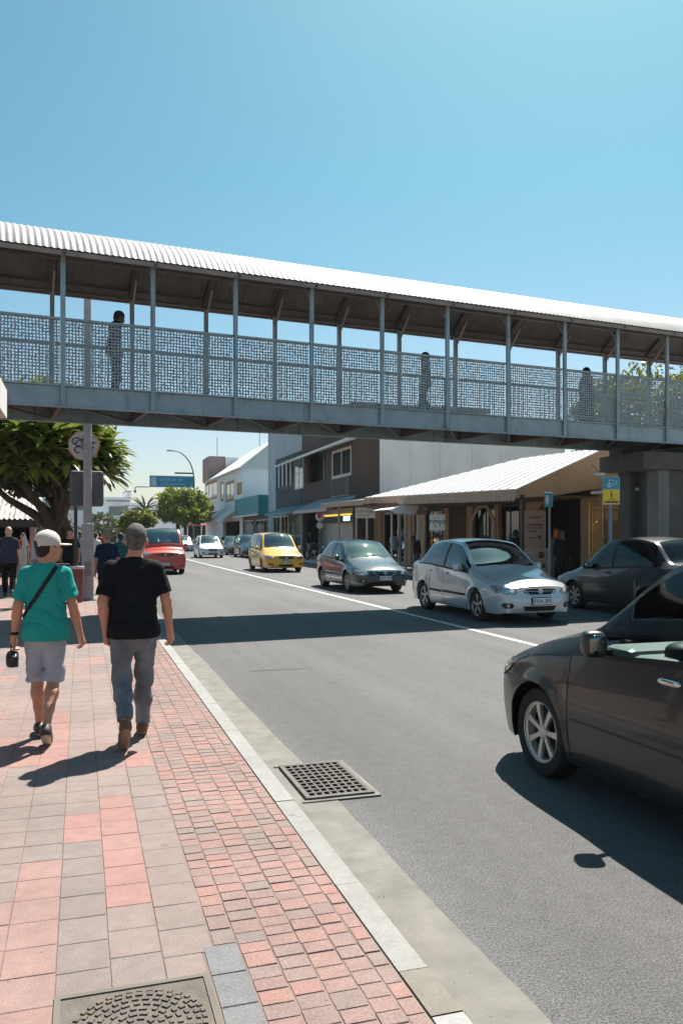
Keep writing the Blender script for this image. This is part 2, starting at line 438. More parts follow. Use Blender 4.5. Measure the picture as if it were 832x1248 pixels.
# pavement: slab, big tiles, small pavers, kerb stones
mort = mat('paving_bed', (.20,.145,.12), .95, var=.25, vscale=1.5)
slab = MB().box(-60, 1.135, -20, 420, -.1, .096)
tag(slab.build('pavement', mort), None, None, kind='structure')
def tiles(name, cells, m, dp=.0045):     # cells: x0,x1,y0,y1,z, rnd
    V = []; A = []
    F = []
    for (x0,x1,y0,y1,zt,rv) in cells:
        o = len(V); b = .0025
        j = lambda: random.uniform(-.0012,.0012)
        V += [(x0+b+j(),y0+b+j(),zt+j()*.4),(x1-b+j(),y0+b,zt+j()*.4),(x1-b,y1-b+j(),zt+j()*.4),(x0+b,y1-b,zt+j()*.4),
              (x0,y0,zt-dp),(x1,y0,zt-dp),(x1,y1,zt-dp),(x0,y1,zt-dp)]
        F += [(o,o+1,o+2,o+3),(o+4,o+5,o+1,o),(o+5,o+6,o+2,o+1),(o+6,o+7,o+3,o+2),(o+7,o+4,o,o+3)]
        A += [rv]*5
    o = np_mesh(name, np.array(V), np.array(F), m, attr=A)
    return tag(o, None, None, kind='structure')
MH = (-.09, .455, 2.54, 3.08)     # inspection cover in the pavement
cells = []
TILE = .197; pat = {}
for c in range(34):
    x1 = .50 - c * TILE; x0 = x1 - TILE; y = 1.2 + random.uniform(0, .1); r = 0; run = 0; val = .5
    while y < 48:
        h = .226
        key = (c // 2 if random.random() < .6 else c, int(y / .7))
        if run <= 0:
            run = random.choice((2,2,3,4,5,7)); base = .30 + .5 * min(1, c / 8)
            near = pat.get((c-1, int(y/.45)))
            val = near if (near is not None and random.random() < .45) else (random.uniform(.62, 1.0) if random.random() < base*.8 else random.uniform(.05, .5))
        pat[(c, int(y/.45))] = val; run -= 1
        if x0 < MH[1] and x1 > MH[0] and y < MH[3] and y + h > MH[2]:
            for (a, b, c_, d) in ((x0, MH[0], y, y+h), (max(x0,MH[0]), min(x1,MH[1]), y, MH[2]), (max(x0,MH[0]), min(x1,MH[1]), MH[3], y+h)):
                if b-a > .012 and d-c_ > .012: cells.append((a+.002, b-.002, c_+.002, d-.002, .1, min(1, max(0, val))))
        else:
            g_ = .0025 if random.random() < .7 else .0045
            cells.append((x0+g_/2, x1-g_/2, y+g_/2, y+h-g_/2, .1+random.uniform(-.0006,.0009), min(1, max(0, val+random.uniform(-.06,.06)))))
        y += h
TM = attr_mat('pink_grey_tiles', [(0,(.180,.142,.128)),(.3,(.215,.155,.136)),(.55,(.240,.155,.134)),(.75,(.262,.150,.128)),(1,(.285,.145,.122))], .78)
tiles('pavement_tiles', cells, TM, .0022)
cells = []
xs = [.505, .60, .722, .842, .962, 1.06, 1.132]
for i in range(6):
    y = 1.2 + random.uniform(0, .1)
    while y < 48:
        if i == 0 and 2.3 < y < 3.2:
            h = .22; cells.append((MH[1]+.008, xs[1]-.003, y, y+h-.005, .1, .0)); y += h; continue
        h = random.choice((.080,.09,.09,.095,.11)) * (1 if i not in (0,5) else 1.15)
        g_ = random.uniform(.004,.008)
        cells.append((xs[i]+g_/2+random.uniform(-.002,.002), xs[i+1]-g_/2, y+g_/2, y+h-g_/2, .1+random.uniform(-.002,.0015), random.uniform(.12,.9)))
        y += h
SM = attr_mat('small_red_pavers', [(0,(.155,.150,.152)),(.15,(.205,.150,.132)),(.5,(.242,.152,.132)),(.8,(.268,.152,.128)),(1,(.285,.145,.118))], .85, 90, .22, .6)
tiles('brick_pavers', cells, SM, .0036)
# kerb
KM = attr_mat('kerb_stone', [(0,(.165,.145,.118)),(.3,(.225,.212,.195)),(1,(.30,.288,.268))], .8, 100, .12, .3)
V=[];F=[];A=[]
y = 1.0
joints = []
for L in [.95,.62,.30,.80,1.25,1.9,1.1,1.4,1.2,1.5] + [random.uniform(.9,1.6) for _ in range(60)]:
    g_ = .006; x0, x1 = 1.137, 1.268
    y0, y1 = y+g_/2, y+L-g_/2; o = len(V); zt = .104 + random.uniform(-.002,.002)
    V += [(x0,y0,-.02),(x1,y0,-.02),(x1,y1,-.02),(x0,y1,-.02),(x0,y0,zt),(x1-.015,y0,zt),(x1-.015,y1,zt),(x0,y1,zt),(x1,y0,zt-.02),(x1,y1,zt-.02)]
    fs = [(4,5,6,7),(5,8,9,6),(8,1,2,9),(0,3,7,4),(3,2,9,6),(3,6,7,7),(0,4,5,5),(0,5,8,1)]
    fs = [(4,5,6,7),(5,8,9,6),(8,1,2,9),(0,4,7,3)]
    F += [tuple(i+o for i in f) for f in fs]; A += [0.0 if abs(L-.30)<.001 else random.uniform(.35,1)]*4
    y += L
tag(np_mesh('kerb', np.array(V), np.array(F), KM, attr=A), None, None, kind='structure')
MB_ = MB().box(1.136, 1.255, -10, 300, -.05, .085)
tag(MB_.build('kerb_bed', mort), None, None, kind='structure')
# far pavement
fp = MB().box(13.18, 60, -25, 420, -.1, .12)
tag(fp.build('far_pavement', mat('far_paving', (.36,.31,.27), .9, var=.2, vscale=2)), None, None, kind='structure')
tag(MB().box(13.0, 13.177, -25, 420, -.1, .126).build('far_kerb', mat('far_kerb_stone', (.5,.48,.44), .8, var=.15)), None, None, kind='structure')

# drain grate
t = thing('drain_grate', 'dark iron drain grate with rows of square slots set in the gutter beside the kerb', 'drain grate', (1.635, 5.56, 0.004))
iron = mat('cast_iron', (.07,.06,.052), .6, metal=.5, var=.3, vscale=20, bump=.3)
hw, hl = .235, .40
MB().box(-hw+.03, hw-.03, -hl+.03, hl-.03, .001, .004).build('pit_shade_plate', mat('painted_pit_shade', (.008,.008,.008), .9), t)  # flat plate over the road, the pit's shade put into its colour
fr = MB()
for a in ((-hw,hw,-hl,-hl+.035),(-hw,hw,hl-.035,hl),(-hw,-hw+.03,-hl+.035,hl-.035),(hw-.03,hw,-hl+.035,hl-.035)): fr.box(a[0],a[1],a[2],a[3],.001,.022)
fr.build('frame', mat('grate_frame', (.13,.12,.105), .85, var=.25, vscale=18, bump=.4, stain=((.12,.1,.08), 9, .55)), t, bevel=.003)
gb = MB()
for k in range(11):
    yy = -hl+.035 + (k)*(2*hl-.07)/10
    gb.box(-hw+.03, hw-.03, yy-.011, yy+.011, .004, .02)
for k in range(9):
    xx = -hw+.03 + k*(2*hw-.06)/8
    gb.box(xx-.008, xx+.008, -hl+.035, hl-.035, .003, .0185)
gb.build('grating', iron, t)
cm = MB()
for (a0,a1,b0,b1) in ((-hw-.03,hw+.035,-hl-.035,-hl-.003),(-hw-.03,hw+.035,hl+.003,hl+.035),(hw+.003,hw+.035,-hl-.003,hl+.003)): cm.box(a0,a1,b0,b1,.0005,.008)
cm.build('concrete_surround', gut, t)

# inspection cover
t = thing('manhole_cover', 'worn round-patterned concrete manhole cover in a square frame at the bottom of the pavement', 'manhole cover', ((MH[0]+MH[1])/2, (MH[2]+MH[3])/2, .0965))
hw = (MH[1]-MH[0])/2
cvm = mat('cover_concrete', (.125,.105,.088), .85, var=.25, vscale=12, bump=.6, bscale=130, stain=((.14,.11,.08), 14, .52))
f = MB()
for a in ((-hw,hw,-hw,-hw+.022),(-hw,hw,hw-.022,hw),(-hw,-hw+.022,-hw+.022,hw-.022),(hw-.022,hw,-hw+.022,hw-.022)): f.box(*a, 0, .009)
f.build('frame', mat('cover_frame', (.13,.112,.09), .8, var=.2), t)
MB().box(-hw+.022,hw-.022,-hw+.022,hw-.022,0,.0035).build('infill', cvm, t)
l = MB().lathe([(.0,.0036),(.232,.0036),(.236,.0065),(.0,.0065)], n=56, cap=False); l.build('lid', cvm, t)
st = MB()
for ri, r_ in enumerate((.02,.05,.08,.11,.14,.17,.20,.222)):
    nn = int(2*math.pi*r_/.036)
    for k in range(nn):
        a = 2*math.pi*k/nn + ri*.3; a2 = a + random.uniform(.45,.75)*2*math.pi/nn
        p0, p1 = (r_*math.cos(a), r_*math.sin(a)), (r_*math.cos(a2), r_*math.sin(a2))
        st.beam((p0[0],p0[1],.0085), (p1[0],p1[1],.0085), random.uniform(.013,.019), .007)
st.build('raised_pattern', cvm, t)

# ================================================================ footbridge
BR = math.atan2(.113, .993)
fb = thing('footbridge', 'grey steel footbridge with perforated side panels and a white corrugated roof crossing over the street', 'footbridge', (-.33, 16.63, 0), BR)
steel = mat('blue_grey_steel', (.25,.325,.36), .5, metal=.25, var=.14, vscale=2.5, stain=((.135,.135,.13), 4.5, .56))
dsteel_gapshade = mat('dark_steel_and_gap_shade', (.075,.075,.078), .6, metal=.2, var=.2)  # steel of the bearing blocks, also the painted shade of the pier gap
brown = mat('rusty_brown_metal', (.082,.072,.067), .65, metal=.1, var=.25, vscale=1.5)
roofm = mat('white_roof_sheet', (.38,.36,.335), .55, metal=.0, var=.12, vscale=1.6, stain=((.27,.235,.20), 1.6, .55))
SP = 1.71; I0, I1 = -6, 14
X0, X1 = I0*SP, I1*SP; WD = 2.25
for yy in (0, WD):
    for i in range(I0, I1+1):
        x = i*SP
        p = MB().box(x-.045, x+.045, yy-.062 if yy == 0 else yy+.05, yy-.05+.052 if yy == 0 else yy+.15, 4.2, 7.06)
        q = p.build('post', steel, fb, bevel=.006)
    g_ = MB()
    y0 = yy if yy == 0 else yy
    g_.box(X0-.3, X1+.3, y0+.004, y0+.03, 4.2, 4.57)
    g_.box(X0-.3, X1+.3, y0-.05 if yy==0 else y0-.05, y0+.05, 4.165, 4.197)
    g_.box(X0-.3, X1+.3, y0-.048, y0+.048, 4.572, 4.60)
    g_.build('girder', steel, fb, bevel=.004)
    h_ = MB()
    for i in range(I0, I1): h_.box(i*SP+.05, (i+1)*SP-.05, y0-.03, y0+.035, 5.845, 5.89)
    h_.build('handrail', steel, fb, bevel=.004)
    tp = MB(); tp.box(X0-.3, X1+.3, y0-.045, y0+.045, 7.0, 7.05); tp.build('top_rail', brown, fb)
# bolts/brackets on near posts
for i in range(I0, I1+1):
    bo = MB(); x = i*SP
    for dx in (-.066, .066):
        for zz in (4.28, 4.36): bo.lathe([(0,-.03),(.014,-.03),(.014,.0),(0,0)], (x+dx, 0, zz), 'y', 6, cap=False)
    bo.box(x-.08, x+.08, -.006, .002, 4.22, 4.42)
    bo.build('bolt_plate', steel, fb)
# perforated panel (real holes)
def perf_panel(nx=26, nz=20, a0=.21, a1=.335):
    W_, H_ = 1.60, 1.225; px_, pz = W_/nx, H_/nz
    V=[];F=[]
    r_ = np.random.default_rng(5)
    for i in range(nx):
        for j in range(nz):
            cx, cz = (i+.5)*px_-W_/2 + r_.uniform(-.006,.006), (j+.5)*pz + r_.uniform(-.006,.006)
            hx = px_*r_.uniform(a0,a1); hz = pz*r_.uniform(a0,a1)
            o = len(V); a, b = i*px_-W_/2, j*pz
            V += [(a,0,b),(a+px_,0,b),(a+px_,0,b+pz),(a,0,b+pz),(cx-hx,0,cz-hz),(cx+hx,0,cz-hz),(cx+hx,0,cz+hz),(cx-hx,0,cz+hz)]
            F += [(o,o+1,o+5,o+4),(o+1,o+2,o+6,o+5),(o+2,o+3,o+7,o+6),(o+3,o,o+4,o+7)]
    return np.array(V), np.array(F)
V, F = perf_panel()
perf = mat('perforated_sheet', (.25,.29,.315), .5, metal=.3, var=.12)
pp = np_mesh('perforated_panel', V, F, perf, fb)
pf_m = MB()
for k in range(11): pf_m.box(-.75+k*.15-.006, -.75+k*.15+.006, -.006, .006, 0, 1.225)
pf_ = pf_m.build('baluster_panel', steel, fb)
first = True
for yy in (.012, WD-.012):
    for i in range(I0, I1):
        src = pp if yy < 1 else pf_
        o = src if i == I0 else src.copy()
        if i != I0: C.objects.link(o); o.parent = fb
        o.location = ((i+.5)*SP, yy, 4.615)
        if (i*7 + (yy > 1)) % 3 == 1: o.scale = (-1, 1, 1)
# deck
dk = MB().box(X0-.3, X1+.3, .052, WD-.052, 4.50, 4.56); dk.build('deck', mat('deck_concrete', (.08,.075,.07), .9, var=.15), fb)
rb = MB()
x = X0-.2
while x < X1+.2:
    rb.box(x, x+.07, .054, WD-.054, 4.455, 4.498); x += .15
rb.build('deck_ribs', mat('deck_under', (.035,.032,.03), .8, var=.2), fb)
cb = MB()
for i in range(I0, I1+1):
    cb.box(i*SP-.04, i*SP+.04, .052, WD-.052, 4.24, 4.453)
    if i < I1: cb.beam((i*SP+.1, .06, 4.25), ((i+1)*SP-.1, WD-.06, 4.25), .05, .05)
cb.build('cross_beams', brown, fb)
# corrugated curved-gable roof
prof = [(-.30,7.10),(-.12,7.29),(.12,7.48),(.42,7.67),(.76,7.81),(1.12,7.88)]
prof = prof + [(2.25-a, b) for a, b in prof[::-1][1:]]
def corr(off, amp, x0, x1, pitch=.125, per=8):
    n_ = int((x1-x0)/pitch*per); V=[]; F=[]
    P = [Vector((0,a,b)) for a,b in prof]; K = len(P)
    N_ = []
    for k in range(K):
        d = (P[min(k+1,K-1)]-P[max(k-1,0)]).normalized(); N_.append(Vector((0,-d.z,d.y)))
    for i in range(n_+1):
        x_ = x0 + (x1-x0)*i/n_; h = off + amp*math.sin(2*math.pi*(x_/pitch))
        for k in range(K):
            q = P[k] + N_[k]*h; V.append((x_, q.y, q.z))
    for i in range(n_):
        for k in range(K-1):
            F.append((i*K+k, (i+1)*K+k, (i+1)*K+k+1, i*K+k+1))
    return np.array(V), np.array(F)
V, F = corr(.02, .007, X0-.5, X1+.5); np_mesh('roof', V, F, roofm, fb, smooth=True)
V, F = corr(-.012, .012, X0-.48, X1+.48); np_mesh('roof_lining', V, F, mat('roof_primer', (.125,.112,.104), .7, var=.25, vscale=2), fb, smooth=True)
fa = MB()
fa.box(X0-.5, X1+.5, -.30, -.265, 7.0, 7.085); fa.box(X0-.5, X1+.5, WD+.265, WD+.30, 7.0, 7.085)
fa.build('eave_fascia', mat('eave_paint', (.23,.19,.17), .6, var=.15), fb)
pl = MB()
for i in range(I0, I1+1):
    rf = MB()
    for k in range(len(prof)-1):
        a, b = prof[k], prof[k+1]
        rf.beam((i*SP, a[0], a[1]-.085), (i*SP, b[0], b[1]-.085), .07, .07)
    rf.build('rafter', brown, fb)
for k in (1, 3, 5, 7, 9):
    a = prof[k]; pl.box(X0-.4, X1+.4, a[0]-.03, a[0]+.03, a[1]-.075, a[1]-.03)
pl.build('purlins', brown, fb)
# lamp-ish braces from post to rafters
for i in range(I0, I1+1):
    for q in (0, 1):
        br = MB().beam((i*SP, WD+.1, 6.75), (i*SP, WD-.45, 7.32), .04, .04) if q else MB().beam((i*SP, 0, 6.75), (i*SP, .45, 7.38), .04, .04)
        br.build('brace', mat('pale_brace', (.3,.25,.22), .6), fb)

# concrete pier under the right end
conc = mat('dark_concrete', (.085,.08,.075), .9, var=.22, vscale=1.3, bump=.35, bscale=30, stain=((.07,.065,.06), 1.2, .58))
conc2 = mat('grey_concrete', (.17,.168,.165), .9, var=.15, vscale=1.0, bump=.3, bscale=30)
pr = thing('bridge_pier', 'dark concrete pier with a heavy cap beam holding the right end of the footbridge', 'bridge pier', (15.2, 19.5, .12))
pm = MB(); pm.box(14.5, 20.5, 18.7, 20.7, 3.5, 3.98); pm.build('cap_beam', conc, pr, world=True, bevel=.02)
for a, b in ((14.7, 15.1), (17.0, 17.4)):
    pm = MB(); pm.box(a, b, 19.9, 20.5, 3.982, 4.16); pm.build('bearing_block', dsteel_gapshade, pr, world=True)
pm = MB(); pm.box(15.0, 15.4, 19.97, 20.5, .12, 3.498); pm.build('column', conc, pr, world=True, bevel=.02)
pm = MB(); pm.box(15.28, 20.3, 19.40, 19.965, .12, 3.498); pm.build('dark_gap_filler', dsteel_gapshade, pr, world=True)  # filler box between the columns, shade of the gap put into its colour
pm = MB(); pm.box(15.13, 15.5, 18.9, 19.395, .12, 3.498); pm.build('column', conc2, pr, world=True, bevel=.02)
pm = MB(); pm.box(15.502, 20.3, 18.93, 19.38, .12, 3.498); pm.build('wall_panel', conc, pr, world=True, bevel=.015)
pr = thing('bridge_pier', 'plain concrete pier outside the left edge of the picture under the footbridge', 'bridge pier', (-6.5, 16, .1))
pm = MB(); pm.box(-7.3, -5.7, 16.3, 18.0, .1, 4.15); pm.build('column', conc, pr, world=True, bevel=.02)

# grit and dry leaf bits lying in the gutter
V=[];F=[]
for k in range(420):
    y = 1.5 + 40*random.random()**1.8; x = 1.285 + abs(random.gauss(0, .09)); s_ = random.uniform(.0015,.005)*(1.6 if k % 40 == 0 else 1)
    a = random.uniform(0,3.1); o = len(V); ca, sa = math.cos(a)*s_, math.sin(a)*s_
    V += [(x+ca,y+sa,.0045),(x-sa*.6,y+ca*.6,.0045),(x-ca,y-sa,.0045),(x+sa*.6,y-ca*.6,.0045),(x,y,.0045+s_*.7)]
    F += [(o,o+1,o+4,o+4),(o+1,o+2,o+4,o+4),(o+2,o+3,o+4,o+4),(o+3,o,o+4,o+4)]
g_ = MB(); g_.v = V; g_.f = [f[:3] for f in F]
tag(g_.build('gutter_grit', mat('grit', (.10,.075,.05), .95, var=.5, vscale=30)), None, None, kind='stuff')
# ================================================================ cars
def mono(xs, ys):
    xs = np.array(xs, float); ys = np.array(ys, float); o = np.argsort(xs); xs, ys = xs[o], ys[o]
    h = np.diff(xs); d = np.diff(ys) / h; m = np.zeros(len(xs)); m[0], m[-1] = d[0], d[-1]
    for i in range(1, len(xs)-1):
        if d[i-1]*d[i] > 0:
            w1, w2 = 2*h[i]+h[i-1], h[i]+2*h[i-1]; m[i] = (w1+w2)/(w1/d[i-1]+w2/d[i])
    def f(x):
        x = min(max(x, xs[0]), xs[-1]); i = min(int(np.searchsorted(xs, x, 'right'))-1, len(h)-1); i = max(i, 0)
        t = (x-xs[i])/h[i]
        return float((2*t**3-3*t*t+1)*ys[i] + (t**3-2*t*t+t)*h[i]*m[i] + (-2*t**3+3*t*t)*ys[i+1] + (t**3-t*t)*h[i]*m[i+1])
    return f
def superball(mb, c, r, e=2.5, nu=16, nv=10, rot=None):
    vs = []; fs = []
    sg = lambda v, p: math.copysign(abs(v)**p, v); q = 2/e
    for j in range(nv+1):
        ph = -math.pi/2 + math.pi*j/nv
        for i in range(nu):
            th = 2*math.pi*i/nu
            p = Vector((r[0]*sg(math.cos(ph),q)*sg(math.cos(th),q), r[1]*sg(math.cos(ph),q)*sg(math.sin(th),q), r[2]*sg(math.sin(ph),q)))
            if rot is not None: p = rot @ p
            vs.append((p.x+c[0], p.y+c[1], p.z+c[2]))
    for j in range(nv):
        for i in range(nu): fs.append((j*nu+i, j*nu+(i+1)%nu, (j+1)*nu+(i+1)%nu, (j+1)*nu+i))
    return mb.add(vs, fs)

BLACKP = mat('black_plastic', (.012,.012,.013), .55, var=.1, spec=.3)
RUBBER = mat('tyre_rubber', (.012,.012,.012), .85, var=.25, vscale=12)
CHROME = mat('chrome', (.62,.62,.62), .12, metal=1.0, var=.03)
ALLOY = mat('alloy', (.42,.41,.39), .32, metal=.85, var=.1)
ALLOYB = mat('bright_alloy', (.62,.56,.50), .38, metal=.55, var=.08)
LENS = mat('headlamp_lens', (.30,.32,.33), .15, metal=.3, coat=1.0, var=.3, vscale=14)
LENSD = mat('lamp_inside', (.10,.10,.11), .2, metal=.5, coat=1.0)
AMBER = mat('amber_lens', (.45,.12,.05), .2, coat=.8)
REDL = mat('red_lens', (.32,.02,.02), .2, coat=.8)
SEAM = mat('seam_dark', (.006,.006,.006), .9)
PLATEM = mat('plate_white', (.66,.67,.64), .5, var=.05)
PLATET = mat('plate_text', (.03,.04,.05), .5)
SEATM = mat('seat_fabric', (.05,.05,.052), .9, var=.2, vscale=8)
DASHM = mat('dashboard_plastic', (.09,.095,.095), .55, var=.15)
GLASS = glass_mat('car_glass', (.22,.30,.30), .10)
GLASSF = glass_mat('windscreen_glass', (.16,.26,.27), .26, .03)
GLASSD = glass_mat('tinted_glass', (.10,.15,.16), .12)
BLANK = mat('well_black', (.006,.006,.006), .95)

def car(name, label, cat, loc, rz, paint, group=None, detail=2, plate=None, rims='seven', bump2=None, mould=True, emblem=True, glass=None, **K):
    P = dict(Lf=2.18, Lr=-2.2, W=.87, H=1.56, xf=1.33, xr=-1.30, xa=.98, xh=.12, xe=-1.15, xc=-1.80, hn=.70, hc=1.02, hd=1.06, rw=.32, sill=.2,
             zbf=.90, zbr=1.0, xb=-.22, tail='sedan', noser=.80, roofdrop=.07, yroof=.60)
    P.update(K)
    g = type('o', (), P)
    Lf, Lr, W, H, xf, xr, xa, xh, xe, xc = g.Lf, g.Lr, g.W, g.H, g.xf, g.xr, g.xa, g.xh, g.xe, g.xc
    t = thing(name, label, cat, loc, rz, group)
    ra = g.rw + .045
    Wf = mono([Lf, Lf-.06, Lf-.16, Lf-.36, Lf-.7, 0, Lr+.7, Lr+.3, Lr+.12, Lr], [W*g.noser, W*(g.noser+.075), W*.935, W*.982, W, W, W*.995, W*.96, W*.90, W*.82])
    zS = mono([Lf, Lf-.2, xf, xa, 0, xr, Lr+.2, Lr], [g.hn-.10, g.hn-.03, g.hn+.09, g.zbf-.03, g.zbf+.03, g.zbr, g.zbr, g.zbr-.06])
    if g.tail == 'sedan':
        zE = mono([Lf, Lf-.2, xf, xa, xh, (xh+xe)/2, xe, xc, Lr+.15, Lr], [g.hn-.06, g.hn+.02, g.hn+.17, g.hc-.03, H-g.roofdrop-.02, H-.045, H-g.roofdrop-.05, g.hd, g.hd-.01, g.hd-.07])
        zC = mono([Lf, Lf-.2, xf, xa, xh, (xh+xe)/2, xe, xc, Lr+.15, Lr], [g.hn-.01, g.hn+.07, g.hn+.23, g.hc+.02, H-.03, H, H-.05, g.hd+.05, g.hd+.04, g.hd-.02])
        yE = mono([Lf, Lf-.3, xa, xh, xe, xc, Lr], [W*.70, W*.78, W*.86, g.yroof, g.yroof, W*.80, W*.72])
    else:
        zE = mono([Lf, Lf-.2, xf, xa, xh, (xh+xe)/2, xe, xc, Lr], [g.hn-.06, g.hn+.02, g.hn+.17, g.hc-.03, H-g.roofdrop-.02, H-.045, H-g.roofdrop-.02, g.hd+.02, g.hd-.1])
        zC = mono([Lf, Lf-.2, xf, xa, xh, (xh+xe)/2, xe, xc, Lr], [g.hn-.01, g.hn+.07, g.hn+.23, g.hc+.02, H-.03, H, H-.03, g.hd+.04, g.hd-.08])
        yE = mono([Lf, Lf-.3, xa, xh, xe, xc, Lr], [W*.70, W*.78, W*.86, g.yroof+.02, g.yroof+.02, W*.80, W*.80])
    bow = mono([Lf, xf, xa, xh, (xh+xe)/2, xe, xc, Lr], [.17, .17, .18, .10, 0, -.08, -.12, -.12])
    def zlow(x):
        for xw in (xf, xr):
            d = abs(x-xw)
            if d <= ra + 1e-6: return max(g.sill, g.rw + math.sqrt(max(ra*ra-d*d, 0)))
        return g.sill + (.03 if x > Lf-.12 or x < Lr+.15 else 0)
    seams = [xa-.28, g.xb, xr+ra*.55 if g.tail == 'sedan' else xr+ra*.7]
    seams[0] = xf-ra-.045
    st = list(np.linspace(Lr, Lf, 40 if detail > 1 else 26)) + [xa-.03, xa, xh, xh+.02, xh-.02, xe, xe+.03, xe-.03, xc, xc+.05, g.xb-.045, g.xb+.045, Lf-.03, Lf-.08, Lf-.14, Lr+.04, Lr+.1] + seams
    for xw in (xf, xr):
        for a in np.linspace(0, math.pi, 17 if detail > 1 else 11): st.append(xw + ra*math.cos(a))
        st += [xw+ra+.006, xw-ra-.006]
    keep = sorted(set([round(v, 4) for v in st if Lr <= v <= Lf])); st = [keep[0]]
    hard = set(round(v, 4) for v in [Lr, Lf, xa-.03, xh+.02, xe-.03, xc+.05, g.xb-.045, g.xb+.045] + seams + [xw+s_*(ra+e_) for xw in (xf, xr) for s_ in (1,-1) for e_ in (0,.006)])
    for v in keep[1:]:
        if v - st[-1] > .012 or v in hard:
            if v in hard and v - st[-1] <= .012 and st[-1] not in hard: st[-1] = v
            else: st.append(v)
    T1 = [0,.06,.14,.26,.40,.54,.68,.80,.90,1.0]; T2 = [.07,.22,.4,.6,.78,.92,1.0]; T3 = [.10,.25,.42,.6,.8,1.0]
    jS = len(T1); jE = jS + len(T2); jC = jE + len(T3)       # row indices (row 0 is the return flange)
    rows = []
    for xs_ in st:
        zl, zs, w_, ye, ze, zc = zlow(xs_), zS(xs_), Wf(xs_), yE(xs_), zE(xs_), zC(xs_)
        ye = min(ye, w_-.07); ze = max(ze, zs+.012); cab = min(1, max(0, (ze-zs-.05)/.3))
        dA = min(abs(math.hypot(xs_-xw, 0)) for xw in (xf, xr))
        R_ = []
        def side(z):
            y = w_
            if z < .58: y -= .055*((.58-z)/.38)**2
            else: y -= .04*((z-.58)/max(zs-.58, .05))**2 * (1 if zs > .6 else 0)
            for xw in (xf, xr):
                dd = math.hypot(xs_-xw, z-g.rw)-ra
                y += .014*math.exp(-(dd/.05)**2)
            y -= .006*math.exp(-((z-.66)/.02)**2) if abs(xs_) < 1.2 else 0
            return y
        R_.append((side(zl)-.09, zl))
        for q in T1:
            z = zl + (zs-zl)*q; R_.append((side(z), z))
        ys = R_[-1][0]
        for q in T2:
            R_.append((ys+(ye-ys)*q + cab*.035*math.sin(math.pi*q), zs+(ze-zs)*(q if cab > .05 else 1-(1-q)**1.6)))
        for q in T3:
            R_.append((ye*(1-q), ze+(zc-ze)*(1-(1-q)**2)))
        rows.append(R_)
    nR = len(rows[0]); bw = [bow(v) for v in st]
    def pos(i, j, sgn): y, z = rows[i][j]; return (st[i] + bw[i]*(1-(y/W)**2), sgn*y, z)
    groups = {}
    def put(k, vs): groups.setdefault(k, MB()).add(vs, [tuple(range(len(vs)))])
    doors = [(seams[1], seams[0], 'front'), (seams[2], seams[1], 'rear')]
    for i in range(len(st)-1):
        xm = (st[i]+st[i+1])/2; hgt = min(rows[i][jE][1]-rows[i][jS][1], rows[i+1][jE][1]-rows[i+1][jS][1])
        for j in range(nR-1):
            key = 'body'
            if jE <= j < jC:
                if j > jE-0 and xh+.02 <= xm <= xa-.03: key = 'windscreen'
                elif j > jE and xc+.05 <= xm <= xe-.03: key = 'rear_window'
                elif xm > xa and xm < Lf-.05 : key = 'bonnet'
            elif jS <= j < jE and hgt > .075:
                if j == jS: key = 'window_trim' if xc < xm < xa else 'body'
                elif j < jE-1:
                    if abs(xm-g.xb) < .045: key = 'window_trim'
                    elif xc+.14 < xm < xa-.05 and (g.tail != 'sedan' or xm > xc+.2): key = 'glass_f' if xm > g.xb else 'glass_r'
            elif 1 <= j < jS:
                for a, b, nm in doors:
                    if a < xm < b and not (nm == 'rear' and False): key = 'door_' + nm
            elif j == 0: key = 'arch'
            for sg in (1, -1):
                q = [pos(i,j,sg), pos(i+1,j,sg), pos(i+1,j+1,sg), pos(i,j+1,sg)]
                if sg < 0: q = q[::-1]
                kk = key if key in ('body','windscreen','rear_window','bonnet','window_trim','arch') else key + ('L' if sg > 0 else 'R')
                put(kk, q)
    # front and rear fascia
    for e, nm, sgx in ((len(st)-1, 'front_bumper', 1), (0, 'rear_bumper', -1)):
        y0s = rows[e][jS][0]; colsL = [rows[e][j][0]/y0s for j in range(jS, nR)]
        cols = colsL + [-c for c in colsL[::-1][1:]]
        hb = .05 if sgx > 0 else .04
        lay = []
        for j in range(1, jS+1):
            yj, zj = rows[e][j]; gq = hb*math.exp(-((zj-.44)/.13)**2) - .05*max(0, (.3-zj)/.1)
            lay.append([(st[e] + bw[e]*(1-(c*yj/W)**2) + sgx*gq*(1-c**6), c*yj, zj) for c in cols])
        top = [pos(e, j, 1) for j in range(jS, nR)]; top = top + [(p[0], -p[1], p[2]) for p in top[::-1][1:]]
        lay.append(top)
        for a, b in zip(lay[:-1], lay[1:]):
            for k in range(len(cols)-1): put(nm, [a[k], a[k+1], b[k+1], b[k]])
    # weld and build
    objs = {}
    allv = []; allf = []
    for k, mb in groups.items():
        o_ = len(allv)
        if k not in ('arch',): allv += mb.v; allf += [tuple(i+o_ for i in f) for f in mb.f]
    bvh = BVHTree.FromPolygons([Vector(v) for v in allv], allf)
    nameof = {'body':'body','windscreen':'windscreen','rear_window':'rear_window','bonnet':'bonnet','window_trim':'window_trim','front_bumper':'bumper','rear_bumper':'bumper'}
